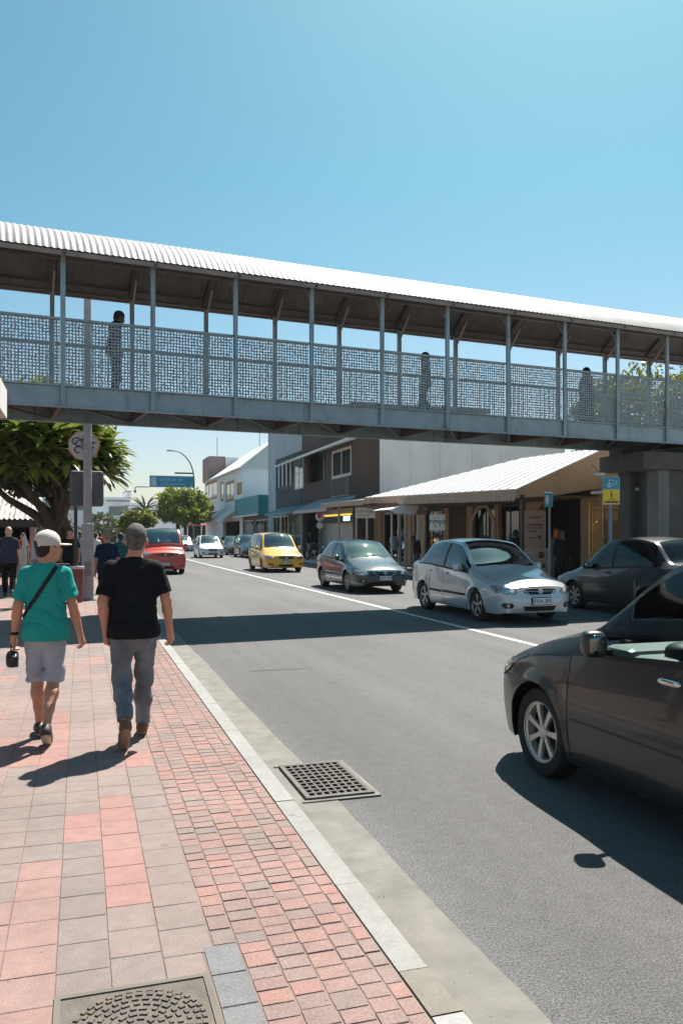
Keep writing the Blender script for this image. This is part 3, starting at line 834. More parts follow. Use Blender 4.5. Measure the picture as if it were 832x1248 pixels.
    for k, mb in groups.items():
        if k == 'arch': continue
        base = nameof.get(k) or ('door' if k.startswith('door') else 'side_window')
        if k == 'body' and 'arch' in groups: mb.add(groups['arch'].v, groups['arch'].f)
        mm = paint
        if k == 'windscreen': mm = P.get('wsm', GLASSF)
        elif k == 'rear_window': mm = glass or GLASS
        elif k.startswith('glass'): mm = (glass or GLASS)
        elif k == 'window_trim': mm = BLACKP
        me = bpy.data.meshes.new(base); me.from_pydata(mb.v, [], mb.f)
        bm = bmesh.new(); bm.from_mesh(me); bmesh.ops.remove_doubles(bm, verts=bm.verts, dist=.0008); bmesh.ops.dissolve_degenerate(bm, edges=bm.edges, dist=.0004)
        bmesh.ops.recalc_face_normals(bm, faces=bm.faces)
        cen = sum((f.normal.dot(f.calc_center_median()-Vector((0,0,.6)))*f.calc_area() for f in bm.faces))
        if cen < 0: bmesh.ops.reverse_faces(bm, faces=bm.faces)
        bm.to_mesh(me); bm.free(); me.shade_smooth(); me.set_sharp_from_angle(angle=R(38)); me.materials.append(mm)
        o = bpy.data.objects.new(base, me); C.objects.link(o); o.parent = t; objs[k] = o
    # --- projected patches
    def hit(p, d):
        h = bvh.ray_cast(Vector(p)-Vector(d)*1.5, Vector(d), 4)
        if h[0] is None: h = bvh.find_nearest(Vector(p))
        n_ = h[1] if h[1].dot(Vector(d)) < 0 else -h[1]
        return h[0], n_
    def patch(outline, o, ua, va, d, off=.004, rings=(1,.8,.5,.25), mirror=False, skirt=.012):
        o, ua, va, d = Vector(o), Vector(ua), Vector(va), Vector(d).normalized()
        ol = []
        for k in range(len(outline)):
            a, b = outline[k], outline[(k+1) % len(outline)]; L_ = math.hypot(b[0]-a[0], b[1]-a[1]); nn = max(1, int(L_/.035))
            ol += [(a[0]+(b[0]-a[0])*q/nn, a[1]+(b[1]-a[1])*q/nn) for q in range(nn)]
        ca = sum(p[0] for p in ol)/len(ol); cb_ = sum(p[1] for p in ol)/len(ol); n_ = len(ol); vs = []
        for ri, r_ in enumerate(rings):
            for a, b in ol:
                h, nn = hit(o + ua*(ca+(a-ca)*r_) + va*(cb_+(b-cb_)*r_), d); vs.append(h+nn*off)
        h, nn = hit(o+ua*ca+va*cb_, d); vs.append(h+nn*off)
        sk = len(vs)
        for a, b in ol:
            h, nn = hit(o+ua*a+va*b, d); vs.append(h-nn*skirt)
        fs = []
        for q in range(len(rings)-1): fs += [(q*n_+k, q*n_+(k+1)%n_, (q+1)*n_+(k+1)%n_, (q+1)*n_+k) for k in range(n_)]
        fs += [((len(rings)-1)*n_+k, (len(rings)-1)*n_+(k+1)%n_, len(rings)*n_) for k in range(n_)]
        fs += [(k, sk+k, sk+(k+1)%n_, (k+1)%n_) for k in range(n_)]
        vs = [tuple(v) for v in vs]
        return MB().add([(v[0], -v[1], v[2]) for v in vs] if mirror else vs, fs)
    def strip(pts, d, wd=.007, off=.0015, mb=None, sg=1):     # thin line over the body, pts = 3D points before projection
        P_ = []
        for a, b in zip(pts[:-1], pts[1:]):
            a, b = Vector(a), Vector(b); nn = max(1, int((b-a).length/.05))
            P_ += [a+(b-a)*q/nn for q in range(nn)]
        P_.append(Vector(pts[-1])); H_ = [hit((p.x, p.y*sg, p.z), (d[0], d[1]*sg, d[2])) for p in P_]
        vs = []
        for k, (h, nn) in enumerate(H_):
            dr = (H_[min(k+1,len(H_)-1)][0]-H_[max(k-1,0)][0]).normalized(); s_ = dr.cross(nn).normalized()*wd/2
            vs += [h+s_+nn*off, h-s_+nn*off]
        mb.add([tuple(v) for v in vs], [(2*k,2*k+1,2*k+3,2*k+2) for k in range(len(P_)-1)])
    fd = (-1,0,0); Y_, Z_ = (0,1,0), (0,0,1)
    front = objs['front_bumper']
    # headlamps
    hz = g.hn-.085
    shp = P.get('lamp') or [(-.20,-.035),(-.17,-.075),(.0,-.085),(.20,-.055),(.30,.0),(.33,.055),(.22,.075),(.0,.055),(-.14,.02)]
    for mir in (False, True):
        dd = Vector((-.82,-.57,0)).normalized(); ua = Vector((-dd.y*-1, 0, 0)); ua = Vector((-.57,.82,0)).normalized()
        hl = patch(shp, (Lf-.05, W*.67, hz), ua, Z_, dd, .006, mirror=mir).build('headlight', LENS, t, smooth=40)
        if detail > 1:
            for (ca, rr_, mm) in ((.02,.048,CHROME),(-.10,.036,CHROME),(.19,.022,AMBER)):
                ring = [(ca+rr_*1.25*math.cos(q), -.008+rr_*math.sin(q)) for q in np.linspace(0,2*math.pi,14)[:-1]]
                patch(ring, (Lf-.05, W*.67, hz), ua, Z_, dd, .009, rings=(1,.5), mirror=mir, skirt=0).build('lamp_bulb', mm, hl, smooth=40)
            rim_ = MB(); A_ = [Vector((Lf-.05, W*.67, hz)) + ua*p[0] + Vector((0,0,p[1])) for p in shp + shp[:1]]
            sq_ = [hit(p_, dd) for p_ in A_]; rim_.tube([tuple((h_[0]+h_[1]*.004) if not mir else Vector((h_[0].x+h_[1].x*.004, -h_[0].y-h_[1].y*.004, h_[0].z+h_[1].z*.004))) for h_ in sq_], .005, 5); rim_.build('lamp_seal', SEAM, hl)
    # grille, lower intake, fog lamps, number plate
    gw = P.get('gw', .37); gz = P.get('gz', g.hn-.11); gh = P.get('gh', .058)
    gr = patch([(-gw,gh*.6),(-gw*.9,-gh*.5),(-gw*.6,-gh*1.1),(0,-gh*1.25),(gw*.6,-gh*1.1),(gw*.9,-gh*.5),(gw,gh*.6),(gw*.5,gh*.95),(0,gh*1.05),(-gw*.5,gh*.95)], (Lf,0,gz), Y_, Z_, fd, .004).build('grille', BLACKP, t, smooth=40)
    ch = MB()
    for q in ((.1,) if P.get('chromering') else (-.3,.4)):
        strip([(Lf, -gw*.9*(1-abs(q)*.15), gz+gh*q), (Lf, 0, gz+gh*q-.006), (Lf, gw*.9*(1-abs(q)*.15), gz+gh*q)], fd, .005, .008, ch)
    ch.build('grille_bar', CHROME if P.get('chromebar', True) else BLACKP, gr)
    if P.get('chromering'):
        c2 = MB(); strip([(Lf,-gw,gz+gh*.7),(Lf,-gw*.5,gz+gh*1.05),(Lf,gw*.5,gz+gh*1.05),(Lf,gw,gz+gh*.7),(Lf,gw*.6,gz-gh*1.2),(Lf,-gw*.6,gz-gh*1.2),(Lf,-gw,gz+gh*.7)], fd, .014, .010, c2); c2.build('grille_surround', CHROME, gr)
    if emblem:
        rr_ = .048; ring = [(rr_*math.cos(q), rr_*math.sin(q)) for q in np.linspace(0,2*math.pi,20)[:-1]]
        eb = patch(ring, (Lf,0,gz+.003), Y_, Z_, fd, .016, rings=(1,.7)).build('badge', CHROME, t, smooth=40)
        ring = [(rr_*.72*math.cos(q), rr_*.72*math.sin(q)) for q in np.linspace(0,2*math.pi,16)[:-1]]
        patch(ring, (Lf,0,gz+.003), Y_, Z_, fd, .018, rings=(1,.5), skirt=0).build('badge_field', LENSD, eb)
        em = MB()
        for q in ((-.022,.02,0,-.024),(.022,.02,0,-.024),(-.010,.018,.010,.018)): strip([(Lf,q[0],gz+q[1]),(Lf,q[2],gz+q[3])], fd, .008, .021, em)
        em.build('badge_mark', CHROME, eb)
    lw = P.get('lw', .36); lz = P.get('lz', .315)
    patch([(-lw,.045),(-lw*.86,-.05),(lw*.86,-.05),(lw,.045)], (Lf,0,lz), Y_, Z_, fd, .003).build('air_intake', BLACKP, t, smooth=40)
    for mir in (False, True):
        dd = Vector((-.9,-.43,0)).normalized(); ua = Vector((-.43,.9,0)).normalized()
        fo = patch([(-.13,.0),(-.09,-.05),(.05,-.055),(.12,.0),(.08,.05),(-.08,.05)], (Lf-.03, W*.68, .37), ua, Z_, dd, .003, mirror=mir).build('fog_lamp_recess', BLACKP, t, smooth=40)
        if detail > 1:
            ring = [(-.015+.034*math.cos(q), .034*math.sin(q)) for q in np.linspace(0,2*math.pi,14)[:-1]]
            patch(ring, (Lf-.03, W*.68, .37), ua, Z_, dd, .007, rings=(1,.5), mirror=mir).build('fog_lamp', LENS, fo, smooth=40)
    h, nn = hit((Lf, 0, P.get('pz', .455)), fd); pz = h.z
    pl_ = MB().box(h.x+.0, h.x+.018, -.19 if plate and len(plate) > 6 else -.17, .19 if plate and len(plate) > 6 else .17, pz-.062, pz+.062)
    pb = MB().box(h.x-.02, h.x+.012, -.205, .205, pz-.075, pz+.075); pbo = pb.build('plate_frame', BLACKP, t, bevel=.004)
    pl_.build('number_plate', PLATEM, pbo)
    if plate: text(plate, .105, PLATET, pbo, (h.x+.0185, 0, pz), (R(90), 0, R(90)), 'plate_number', .0008, bold=.001)
    # bumper line, bonnet gap, door gaps
    sm = MB()
    for sg in (1, -1):
        for k, (a, b, nm) in enumerate(doors):
            for xx, zt in ((a, None), (b, None)):
                if k == 1 and xx == b: continue
                zz0 = g.sill+.035; zz1 = zS(xx)+.0
                if nm == 'rear' and xx == a:
                    strip([(xr+ra+.02, W+.3, zz0), (xr+ra+.02, W+.3, .33),(xr+ra*.88, W+.3, g.rw+ra*.62), (xx, W+.3, g.rw+ra*1.02), (xx, W+.3, zz1)], (0,-1,0), .008, .0015, sm, sg)
                else: strip([(xx, W+.3, zz0), (xx, W+.3, zz1)], (0,-1,0), .008, .0015, sm, sg)
        strip([(seams[0], W+.3, g.sill+.035), (xr+ra+.02, W+.3, g.sill+.035)], (0,-1,0), .007, .0015, sm, sg)
        strip([(Lf-.22, W+.3, g.hn-.12), (Lf-.35, W+.3, g.hn-.19), (xf+ra*.8, W+.3, g.rw+ra*.62)], (0,-1,0), .006, .0015, sm, sg)
    strip([(Lf+.3,-W*.6,g.hn-.03),(Lf+.3,0,g.hn-.035),(Lf+.3,W*.6,g.hn-.03)], fd, .008, .0015, sm)
    for sg in (1,-1):
        strip([(Lf-.12, W*.73, 2), (xa-.1, W*.86, 2)], (0,0,-1), .008, .0015, sm, sg)
    smo = sm.build('panel_gap', SEAM, t)
    # door furniture
    for sg, sd in ((1,'L'), (-1,'R')):
        for k, (a, b, nm) in enumerate(doors):
            dobj = objs['door_'+nm+sd]
            hx = a+.15 if k == 0 else a+.17
            zz = (g.zbf+g.zbr)/2-.10+.02*k
            h, nn = hit((hx, sg*(W+.3), zz), (0,-sg,0))
            hb_ = MB(); superball(hb_, (h.x, h.y+sg*.022, h.z), (.095,.014,.019), 3.2); superball(hb_, (h.x+.07, h.y+sg*.006, h.z), (.018,.018,.014), 3); superball(hb_, (h.x-.07, h.y+sg*.006, h.z), (.018,.018,.014), 3)
            hb_.build('handle', CHROME if P.get('chromehandle') else paint, dobj, smooth=50)
            if mould:
                ms = MB(); xa_, xb_ = a+.03, b-.03
                if k == 1: xa_ = max(xa_, xr+ra+.03)
                for dz in (0,):
                    strip([(xa_, W+.3, .50), (xb_, W+.3, .49)], (0,-1,0), .042, .008, ms, sg); strip([(xa_, W+.3, .523), (xb_, W+.3, .513)], (0,-1,0), .010, .005, ms, sg)
                ms.build('side_moulding', paint if P.get('mouldpaint') else BLACKP, dobj)
        # mirror
        mh = MB(); mx_, mz_ = xa-.30, g.zbf+.075
        h, nn = hit((mx_, sg*(W+.3), mz_-.06), (0,-sg,0))
        yy = abs(h.y)+.125
        superball(mh, (mx_, sg*yy, mz_+.02), (.066,.072,.083), 3.6, 20, 12, rot=Matrix.Rotation(sg*R(-14), 3, 'Z'))
        mo = mh.build('wing_mirror', P.get('mirrorm', paint), t, smooth=60)
        ar = MB().beam((mx_+.01, sg*(abs(h.y)-.02), mz_-.045), (mx_, sg*(yy-.02), mz_-.02), .035, .04); ar.build('mirror_arm', BLACKP, mo, bevel=.008)
        gl = MB(); superball(gl, (mx_-.050, sg*yy, mz_+.02), (.024,.058,.064), 3.8, 20, 10, rot=Matrix.Rotation(sg*R(-14), 3, 'Z')); gl.build('mirror_glass', mat('mirror_glass', (.16,.17,.17), .04, metal=1), mo, smooth=50)
        # tail lamps
        sh2 = [(-.14,-.07),(.14,-.07),(.16,.06),(-.12,.07)]
        patch(sh2, (Lr+.05, W*.72, g.zbr-.15), Vector((.5,.86,0)), Z_, Vector((.86,-.5,0)), .006, mirror=(sg<0)).build('tail_light', REDL, t, smooth=40)
    # wheels
    for xw in (xf, xr):
        for sg in (1, -1):
            yw = sg*(W-.035); r_ = g.rw
            wh = thing('wheel', None, None, (xw, yw-sg*.10, r_)); wh.parent = t
            if 'category' in wh: del wh['category']
            s = sg
            ty = MB().lathe([(r_*.66,-.085*s),(r_*.80,-.098*s),(r_*.94,-.096*s),(r_*.992,-.075*s),(r_,-.04*s),(r_,.04*s),(r_*.992,.075*s),(r_*.94,.096*s),(r_*.80,.098*s),(r_*.675,.085*s),(r_*.66,.06*s)], axis='y', n=40, cap=False)
            if detail > 1:
                for q in (-.045,-.015,.015,.045): pass
            ty.build('tyre', RUBBER, wh, smooth=35)
            rm = MB()
            rm.lathe([(r_*.66,.088*s),(r_*.675,.092*s),(r_*.685,.086*s),(r_*.665,.078*s),(r_*.62,.07*s),(r_*.60,-.05*s)], axis='y', n=40, cap=False)
            nsp = {'seven':7,'six':6,'five':5,'ten':10}[rims]
            for k in range(nsp):
                a = 2*math.pi*k/nsp + .4; ca, sa = math.cos(a), math.sin(a)
                wi, wo = (.024,.040) if rims in ('six','five') else (.017,.026)
                pts = [];
                for rr_, w2, yy in ((.035,wi,.066),(r_*.30,wi*.95,.072),(r_*.5,wo*.8,.076),(r_*.655,wo,.072)):
                    for e_ in (-1, 1):
                        pts.append((ca*rr_-sa*w2*e_, yy*s, sa*rr_+ca*w2*e_))
                bk = [(p[0], p[1]-.022*s, p[2]) for p in pts]; n0 = len(pts)
                fs = []
                for q in range(3):
                    i0 = 2*q
                    fs += [(i0,i0+1,i0+3,i0+2),(n0+i0+2,n0+i0+3,n0+i0+1,n0+i0),(i0,i0+2,n0+i0+2,n0+i0),(i0+3,i0+1,n0+i0+1,n0+i0+3)]
                rm.add(pts+bk, fs)
            rm.lathe([(0,.082*s),(.03,.082*s),(.04,.076*s),(.052,.07*s),(.052,.04*s)], axis='y', n=20, cap=False)
            rm.build('rim', P.get('rimm', ALLOY), wh, smooth=35)
            MB().lathe([(0,.02*s),(r_*.6,.02*s),(r_*.6,.015*s),(0,.015*s)], axis='y', n=24, cap=False).build('brake_disc', mat('brake_dark', (.012,.012,.012), .6), wh)
    # underside, wells, cabin
    ub = MB(); ub.box(Lr+.22, Lf-.24, -W+.28, W-.28, .19, .50)
    for a, b in ((xf-ra-.02, Lf-.2), (xr+ra+.02, xf-ra-.02), (Lr+.25, xr-ra-.02)):
        if a > b: a, b = b, a
        ub.box(a, b, -W+.13, W-.13, g.sill+.01, .42)
    ub.box(xa-.28, Lf-.3, -W*.62, W*.62, .50, g.hn-.08); ub.box(Lr+.2, xr+.30, -W+.28, W-.28, .50, .78)
    for xw in (xf, xr):
        ub.add([(xw+(ra+.03)*math.cos(a), sg*yv, g.rw+(ra+.03)*math.sin(a)) for sg in (1,) for yv in (-W+.1, W-.1) for a in np.linspace(-.35, math.pi+.35, 15)], [(k,k+1,15+k+1,15+k) for k in range(14)])
    ub.build('underbody', BLANK, t)
    sx = P.get('seatx', xa-1.02)
    it = MB(); it.box(xa-.32, xa-.02, -W*.80, W*.80, .55, g.hc-.09); it.box(xa-.62, xa-.30, -W*.80, W*.80, .60, g.hc-.12)
    ds = it.build('dashboard', P.get('dashm', DASHM), t, bevel=.05)
    binn = MB(); superball(binn, (xa-.50, .36, g.hc-.10), (.13,.19,.075), 2.6); binn.build('instrument_hood', BLACKP, ds, smooth=50)
    sw = MB(); c0 = Vector((xa-.80, .36, g.hc-.10)); ax = Vector((-.9,0,.42)).normalized(); u_ = Vector((0,1,0)); v_ = ax.cross(u_)
    sw.tube([c0+(u_*math.cos(a)+v_*math.sin(a))*.185 for a in np.linspace(0,2*math.pi,25)], .015, 8, cap=False)
    for a in (0, math.pi, -math.pi/2): sw.tube([c0, c0+(u_*math.cos(a)+v_*math.sin(a))*.18], .014, 6)
    superball(sw, c0, (.05,.06,.06), 2.5); sw.build('steering_wheel', BLACKP, t, smooth=50)
    for sxx, n_s in ((sx, 2), (sx-.85, 2)):
        for sy in (.36, -.36):
            s_ = MB(); superball(s_, (sxx, sy, .52), (.26,.24,.11), 4); rt = Matrix.Rotation(R(-14), 3, 'Y')
            superball(s_, (sxx-.30, sy, .83), (.085,.22,.34), 4, rot=rt); superball(s_, (sxx-.40, sy, 1.20 if H > 1.5 else 1.14), (.05,.13,.085), 3.2, rot=rt)
            s_.build('seat', P.get('seatm', SEATM), t, smooth=50)
    cf = MB().box(Lr+.5, xa-.1, -W*.85, W*.85, .30, .36); cf.build('cabin_floor', BLANK, t)
    if detail > 1:
        wp = MB()
        for (y0_, y1_) in ((.50, -.05), (-.08, -.62)):
            q0, q1 = hit((xa+.16, y0_, 2), (0,0,-1))[0], hit((xa+.07, y1_, 2), (0,0,-1))[0]
            wp.beam(q0+Vector((.0,0,.012)), q1+Vector((0,0,.016)), .016, .012)
        wp.build('wiper', BLACKP, t)
    return t, hit, patch, strip, P, objs

def paintm(name, col, metal=.55, rough=.28, coat=1.0, var=.02):
    return mat(name, col, rough, metal, var=var, vscale=.8, coat=coat)
DARK = paintm('charcoal_paint', (.022,.025,.028), .25, .3, coat=.7)
PDARK = paintm('near_charcoal_paint', (.012,.013,.015), .0, .3, coat=.45)
GREEN = paintm('dark_grey_green_paint', (.018,.021,.022), .15, .28)
SILVER = paintm('silver_paint', (.52,.55,.58), .3, .32)
YEL = paintm('yellow_paint', (.80,.42,.025), .0, .35)
RED = paintm('red_paint', (.55,.07,.04), .05, .35)
WHITE = paintm('white_paint', (.72,.73,.74), .0, .35)
NAVY = paintm('navy_paint', (.03,.045,.075), .3, .3)
HD = -math.pi/2
def place(front_y, near_x, W=.87, heading=-1, Lf=2.18):
    return (near_x + W, front_y + Lf if heading < 0 else front_y - Lf, 0)

near = car('parked_car', 'charcoal car closest to the camera, cut off by the right edge, with bright seven-spoke wheels', 'car', (3.10+.87, 5.02-1.33, 0), math.pi/2, PDARK, hn=.79, hc=1.11, zbf=.97, zbr=1.07, hd=1.15, wsm=glass_mat('clear_screen', (.72,.8,.78), .03), dashm=mat('pale_dashboard', (.22,.24,.24), .45), rims='seven', rimm=ALLOYB, chromehandle=True, H=1.69, xb=-.05, xf=1.51, seatm=mat('near_seat', (.22,.21,.20), .85), mouldpaint=True, mirrorm=mat('gloss_black', (.012,.012,.013), .4, coat=.3), group=None, glass=glass_mat('near_glass', (.70,.80,.78), .0), plate='CA 417')
silver = car('moving_car', 'silver sedan facing the camera on the street, in front of the board of posters', 'car', (7.5+.87, 14.85+1.33, 0), HD, SILVER, plate='3FAA 381', rims='five', H=1.65, hn=.75, hc=1.08, zbf=.95, zbr=1.05, hd=1.12, glass=GLASSD, chromering=True)
dark2 = car('moving_car', 'dark grey sedan facing the camera between the yellow car and the silver sedan', 'car', (7.52+.87, 23.3+1.33, 0), HD, GREEN, plate='GAV 209', rims='seven', H=1.56, chromering=True)
rightc = car('parked_car', 'dark grey sedan side-on at the far kerb in front of the bridge pier', 'car', (10.9+.87, 16.6-1.33, 0), math.pi/2, DARK, plate='GKC 55', rims='seven', H=1.68, hn=.75, hc=1.07, zbf=.95, zbr=1.05, hd=1.13, xb=-.12, mould=False, chromehandle=False, glass=glass_mat('right_glass', (.35,.40,.38), .0))
mpv = dict(tail='hatch', H=1.84, hn=.80, hc=1.16, hd=1.15, zbf=1.02, zbr=1.08, xe=-1.78, xc=-2.0, Lr=-2.12, xa=1.02, xh=.32, yroof=.64, W=.87, xb=-.15, roofdrop=.05)
yellow = car('moving_car', 'yellow hatchback facing the camera in the far lane, ahead of two white cars', 'car', (7.85+.87, 36.6+1.33, 0), HD, YEL, plate='CY 2086', rims='five', mould=False, detail=2, **{**mpv, 'H':1.80, 'hc':1.10, 'hn':.77, 'zbf':.98, 'zbr':1.05, 'xh':.22, 'roofdrop':.09, 'yroof':.64, 'W':.93})
redc = car('moving_car', 'orange-red people carrier facing the camera to the right of the man in the black T-shirt', 'car', (2.45+.95, 36.3+1.33, 0), HD, RED, plate='WDF 318', rims='five', mould=False, **{**mpv, 'H':2.0, 'W':.93, 'yroof':.73, 'hc':1.27, 'hn':.95, 'zbf':1.12, 'zbr':1.14, 'xa':1.28, 'xh':.62, 'noser':.88})
hatch = dict(tail='hatch', H=1.56, xe=-1.55, xc=-1.86, Lr=-2.0, Lf=2.05, hd=1.05)
whiteh = car('moving_car', 'white hatchback facing the camera in the far lane behind the yellow car', 'car', (7.95+.87, 58.5+1.3, 0), HD, WHITE, plate='CF 902', rims='five', mould=False, **{**hatch, 'H':1.62})
white2 = car('moving_car', 'small white car facing the camera, farthest in the lane, beside the orange-red people carrier', 'car', (8.6+.87, 80+1.3, 0), HD, WHITE, rims='five', mould=False, detail=1, **hatch)
blue2 = car('parked_car', 'dark blue car parked at the far kerb just left of the yellow hatchback', 'car', (11.0+.87, 59+1.3, 0), HD, NAVY, rims='five', mould=False, detail=1, **{**hatch, 'H':1.7})
grey2 = car('parked_car', 'grey car parked at the far kerb behind the dark blue car', 'car', (11.1+.87, 66.0+1.3, 0), HD, DARK, rims='five', mould=False, detail=1, **hatch)
# far cars beyond the pedestrians: copies
k = 0
far_specs = [(whiteh[0], 2.6, 47, 'white hatchback just behind the orange-red people carrier'), (blue2[0], 2.3, 60, 'dark blue car second behind the orange-red people carrier'),
             (grey2[0], -.6, 56, 'dark grey car parked in the open lot right of the grey pole'), (white2[0], -.9, 68, 'small white car parked in the lot behind the dark grey one'),
             (blue2[0], -1.0, 84, 'dark blue car parked well back in the lot beyond the man in navy'), (yellow[0], -5.5, 84, 'yellow hatchback parked in the open lot at the far left'),
             (white2[0], -4.2, 70, 'white hatchback parked in the open lot beside the big tree'), (blue2[0], -3.4, 60, 'dark blue car parked in the lot behind the thin black post'),
             (grey2[0], -8.0, 66, 'grey car parked in the lot behind the big tree'), (white2[0], -3.0, 98, 'white car parked at the back of the lot'),
             (redc[0], -3.6, 112, 'red people carrier parked at the back of the lot'), (whiteh[0], 1.0, 128, 'white hatchback at the far end of the lot by the pale building')]
for src, x, y, lb in far_specs:
    dup(src, (x+.87, y, .1 if x < 1.2 else 0), HD + (.25 if x < 1 else 0)*((-1)**k), lb, 'cars in the distance'); k += 1
# ================================================================ buildings
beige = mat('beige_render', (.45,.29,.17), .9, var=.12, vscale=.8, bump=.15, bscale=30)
beige_shaded = mat('beige_render_shaded', (.21,.135,.085), .9, var=.15, vscale=.8)  # darkened copy of beige for the soffit, shade put into the colour
brownw = mat('dark_brown_render', (.088,.064,.056), .9, var=.12, vscale=.6, bump=.2, bscale=20, stain=((.07,.05,.045), .7, .6))
greyw = mat('grey_concrete_wall', (.74,.735,.72), .9, var=.08, vscale=.5, bump=.25, bscale=12, stain=((.62,.605,.58), .5, .55))
bluew = mat('blue_grey_render', (.38,.45,.50), .9, var=.08, vscale=.5)
tealw = mat('dark_teal_render', (.04,.07,.078), .85, var=.12, vscale=.7)
whitew = mat('white_render', (.80,.82,.84), .85, var=.06, vscale=.5, stain=((.70,.71,.72), .5, .62))
whiter = mat('white_roof', (.60,.585,.56), .6, var=.06, vscale=.6, stain=((.68,.66,.62), .8, .62))
tealsign = mat('teal_fascia', (.01,.24,.29), .5, var=.08)
pinkb = mat('pink_brown_render', (.36,.24,.225), .9, var=.1)
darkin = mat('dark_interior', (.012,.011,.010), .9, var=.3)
frame_w = mat('white_frame', (.60,.59,.56), .6, var=.05)
frame_o = mat('orange_wood', (.46,.22,.09), .6, var=.15, vscale=4)
frame_d = mat('dark_frame', (.03,.028,.026), .5, var=.1)
steelp = mat('grey_post', (.22,.22,.215), .5, metal=.4, var=.12, vscale=3)
WGL = glass_mat('shop_glass', (.25,.3,.3), .12, .03)
WGLB = mat('blue_pane', (.10,.17,.20), .08, metal=.3, var=.15, vscale=1.2, coat=.6)
def wall_x(mb, X, T, y0, y1, z0, z1, op=()):     # wall in a plane of constant X with rectangular openings
    ys = sorted(set([y0, y1] + [min(max(v, y0), y1) for o in op for v in o[:2]])); zs = sorted(set([z0, z1] + [min(max(v, z0), z1) for o in op for v in o[2:4]]))
    for a, b in zip(ys[:-1], ys[1:]):
        for c, d in zip(zs[:-1], zs[1:]):
            m_, n_ = (a+b)/2, (c+d)/2
            if not any(o[0] < m_ < o[1] and o[2] < n_ < o[3] for o in op): mb.box(X, X+T, a, b, c, d)
    return mb
def win(parent, X, y0, y1, z0, z1, fm, gm, nv=1, nh=0, fw=.07, name='window'):
    f = MB(); d0, d1 = X+.03, X+.10
    f.box(d0,d1,y0,y0+fw,z0,z1); f.box(d0,d1,y1-fw,y1,z0,z1); f.box(d0,d1,y0+fw,y1-fw,z0,z0+fw); f.box(d0,d1,y0+fw,y1-fw,z1-fw,z1)
    for k in range(nv): yy = y0+(y1-y0)*(k+1)/(nv+1); f.box(d0+.005,d1-.005,yy-fw/3,yy+fw/3,z0+fw,z1-fw)
    for k in range(nh): zz = z0+(z1-z0)*(k+1)/(nh+1); f.box(d0+.008,d1-.008,y0+fw,y1-fw,zz-fw/3,zz+fw/3)
    fo = f.build(name, fm, parent, world=True)
    MB().box(X+.055,X+.065,y0+fw/2,y1-fw/2,z0+fw/2,z1-fw/2).build('pane', gm, fo, world=False).location = tuple(-parent.location[i] for i in range(3))
    return fo
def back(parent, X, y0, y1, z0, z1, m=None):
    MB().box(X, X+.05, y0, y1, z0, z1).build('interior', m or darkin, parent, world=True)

# ---- arcade building with the white hipped roof
A = thing('arcade_building', 'beige arcade shop with a wide white sheet roof and scalloped eave beside the bridge pier', 'building', (16.2, 23.1, .12))
X = 16.2
op = []
def yy(px, X=16.2): return YA(X, px)
ops = [(yy(496), yy(464), .12, 2.95), (yy(512), yy(500), .12, 2.95), (yy(540), yy(516), .12, 2.95), (yy(568), yy(546), .12, 3.0), (yy(602), yy(575), .12, 2.95), (yy(640), yy(607), .12, 2.95), (yy(707), yy(649), .12, 3.02)]
mb = wall_x(MB(), X, .3, 22.2, 44.9, .12, 3.45, ops); mb.box(16.5, 20, 22.2, 22.4, .12, 3.4)
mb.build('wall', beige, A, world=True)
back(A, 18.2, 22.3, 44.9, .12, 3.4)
for i, (a, b, c, d) in enumerate(ops):
    if i == 3:
        sh = MB(); zz = .12
        while zz < 3.0: sh.prism([(X+.12, zz), (X+.12+.02, zz+.02), (X+.14, zz+.075), (X+.12, zz+.09), (X+.16, zz+.09), (X+.16, zz)], 'y', a, b); zz += .095
        sh.build('roller_shutter', mat('shutter_brown', (.10,.07,.05), .7, var=.15), A, world=True)
    elif i in (0, 1, 2, 5): win(A, X+.1, a+.02, b-.02, .14, 2.9, frame_w if i < 2 else frame_d, WGL, nv=2 if i != 1 else 0, nh=0, fw=.09, name='shop_window')
    elif i == 4:
        win(A, X+.1, a+.02, b-.02, .14, 2.9, frame_d, WGL, nv=1, nh=1, fw=.1, name='door')
        # chamfered cream surround
        s_ = MB(); w0, w1 = a-.12, b+.12; zt = 3.02; ch = .75
        pts_o = [(w0,.12),(w0,zt-ch),(w0+ch,zt),(w1-ch,zt),(w1,zt-ch),(w1,.12)]; tk = .2
        pts_i = [(w0+tk,.12),(w0+tk,zt-ch-.05),(w0+ch+.03,zt-tk),(w1-ch-.03,zt-tk),(w1-tk,zt-ch-.05),(w1-tk,.12)]
        for k in range(5): s_.prism([pts_o[k],pts_o[k+1],pts_i[k+1],pts_i[k]], 'x', X-.05, X-.003)
        s_.build('door_surround', mat('cream_trim', (.50,.38,.27), .8), A, world=True)
a, b = ops[6][0], ops[6][1]
s_ = MB()      # curved corner of the big opening
pts = [(b, 3.02), (b, 1.9)] + [(b-1.6*(1-math.cos(t)), 1.9+1.12*math.sin(t)) for t in np.linspace(0, math.pi/2, 9)]
s_.prism(pts, 'x', X+.002, X+.28); s_.build('curved_corner', beige, A, world=True)
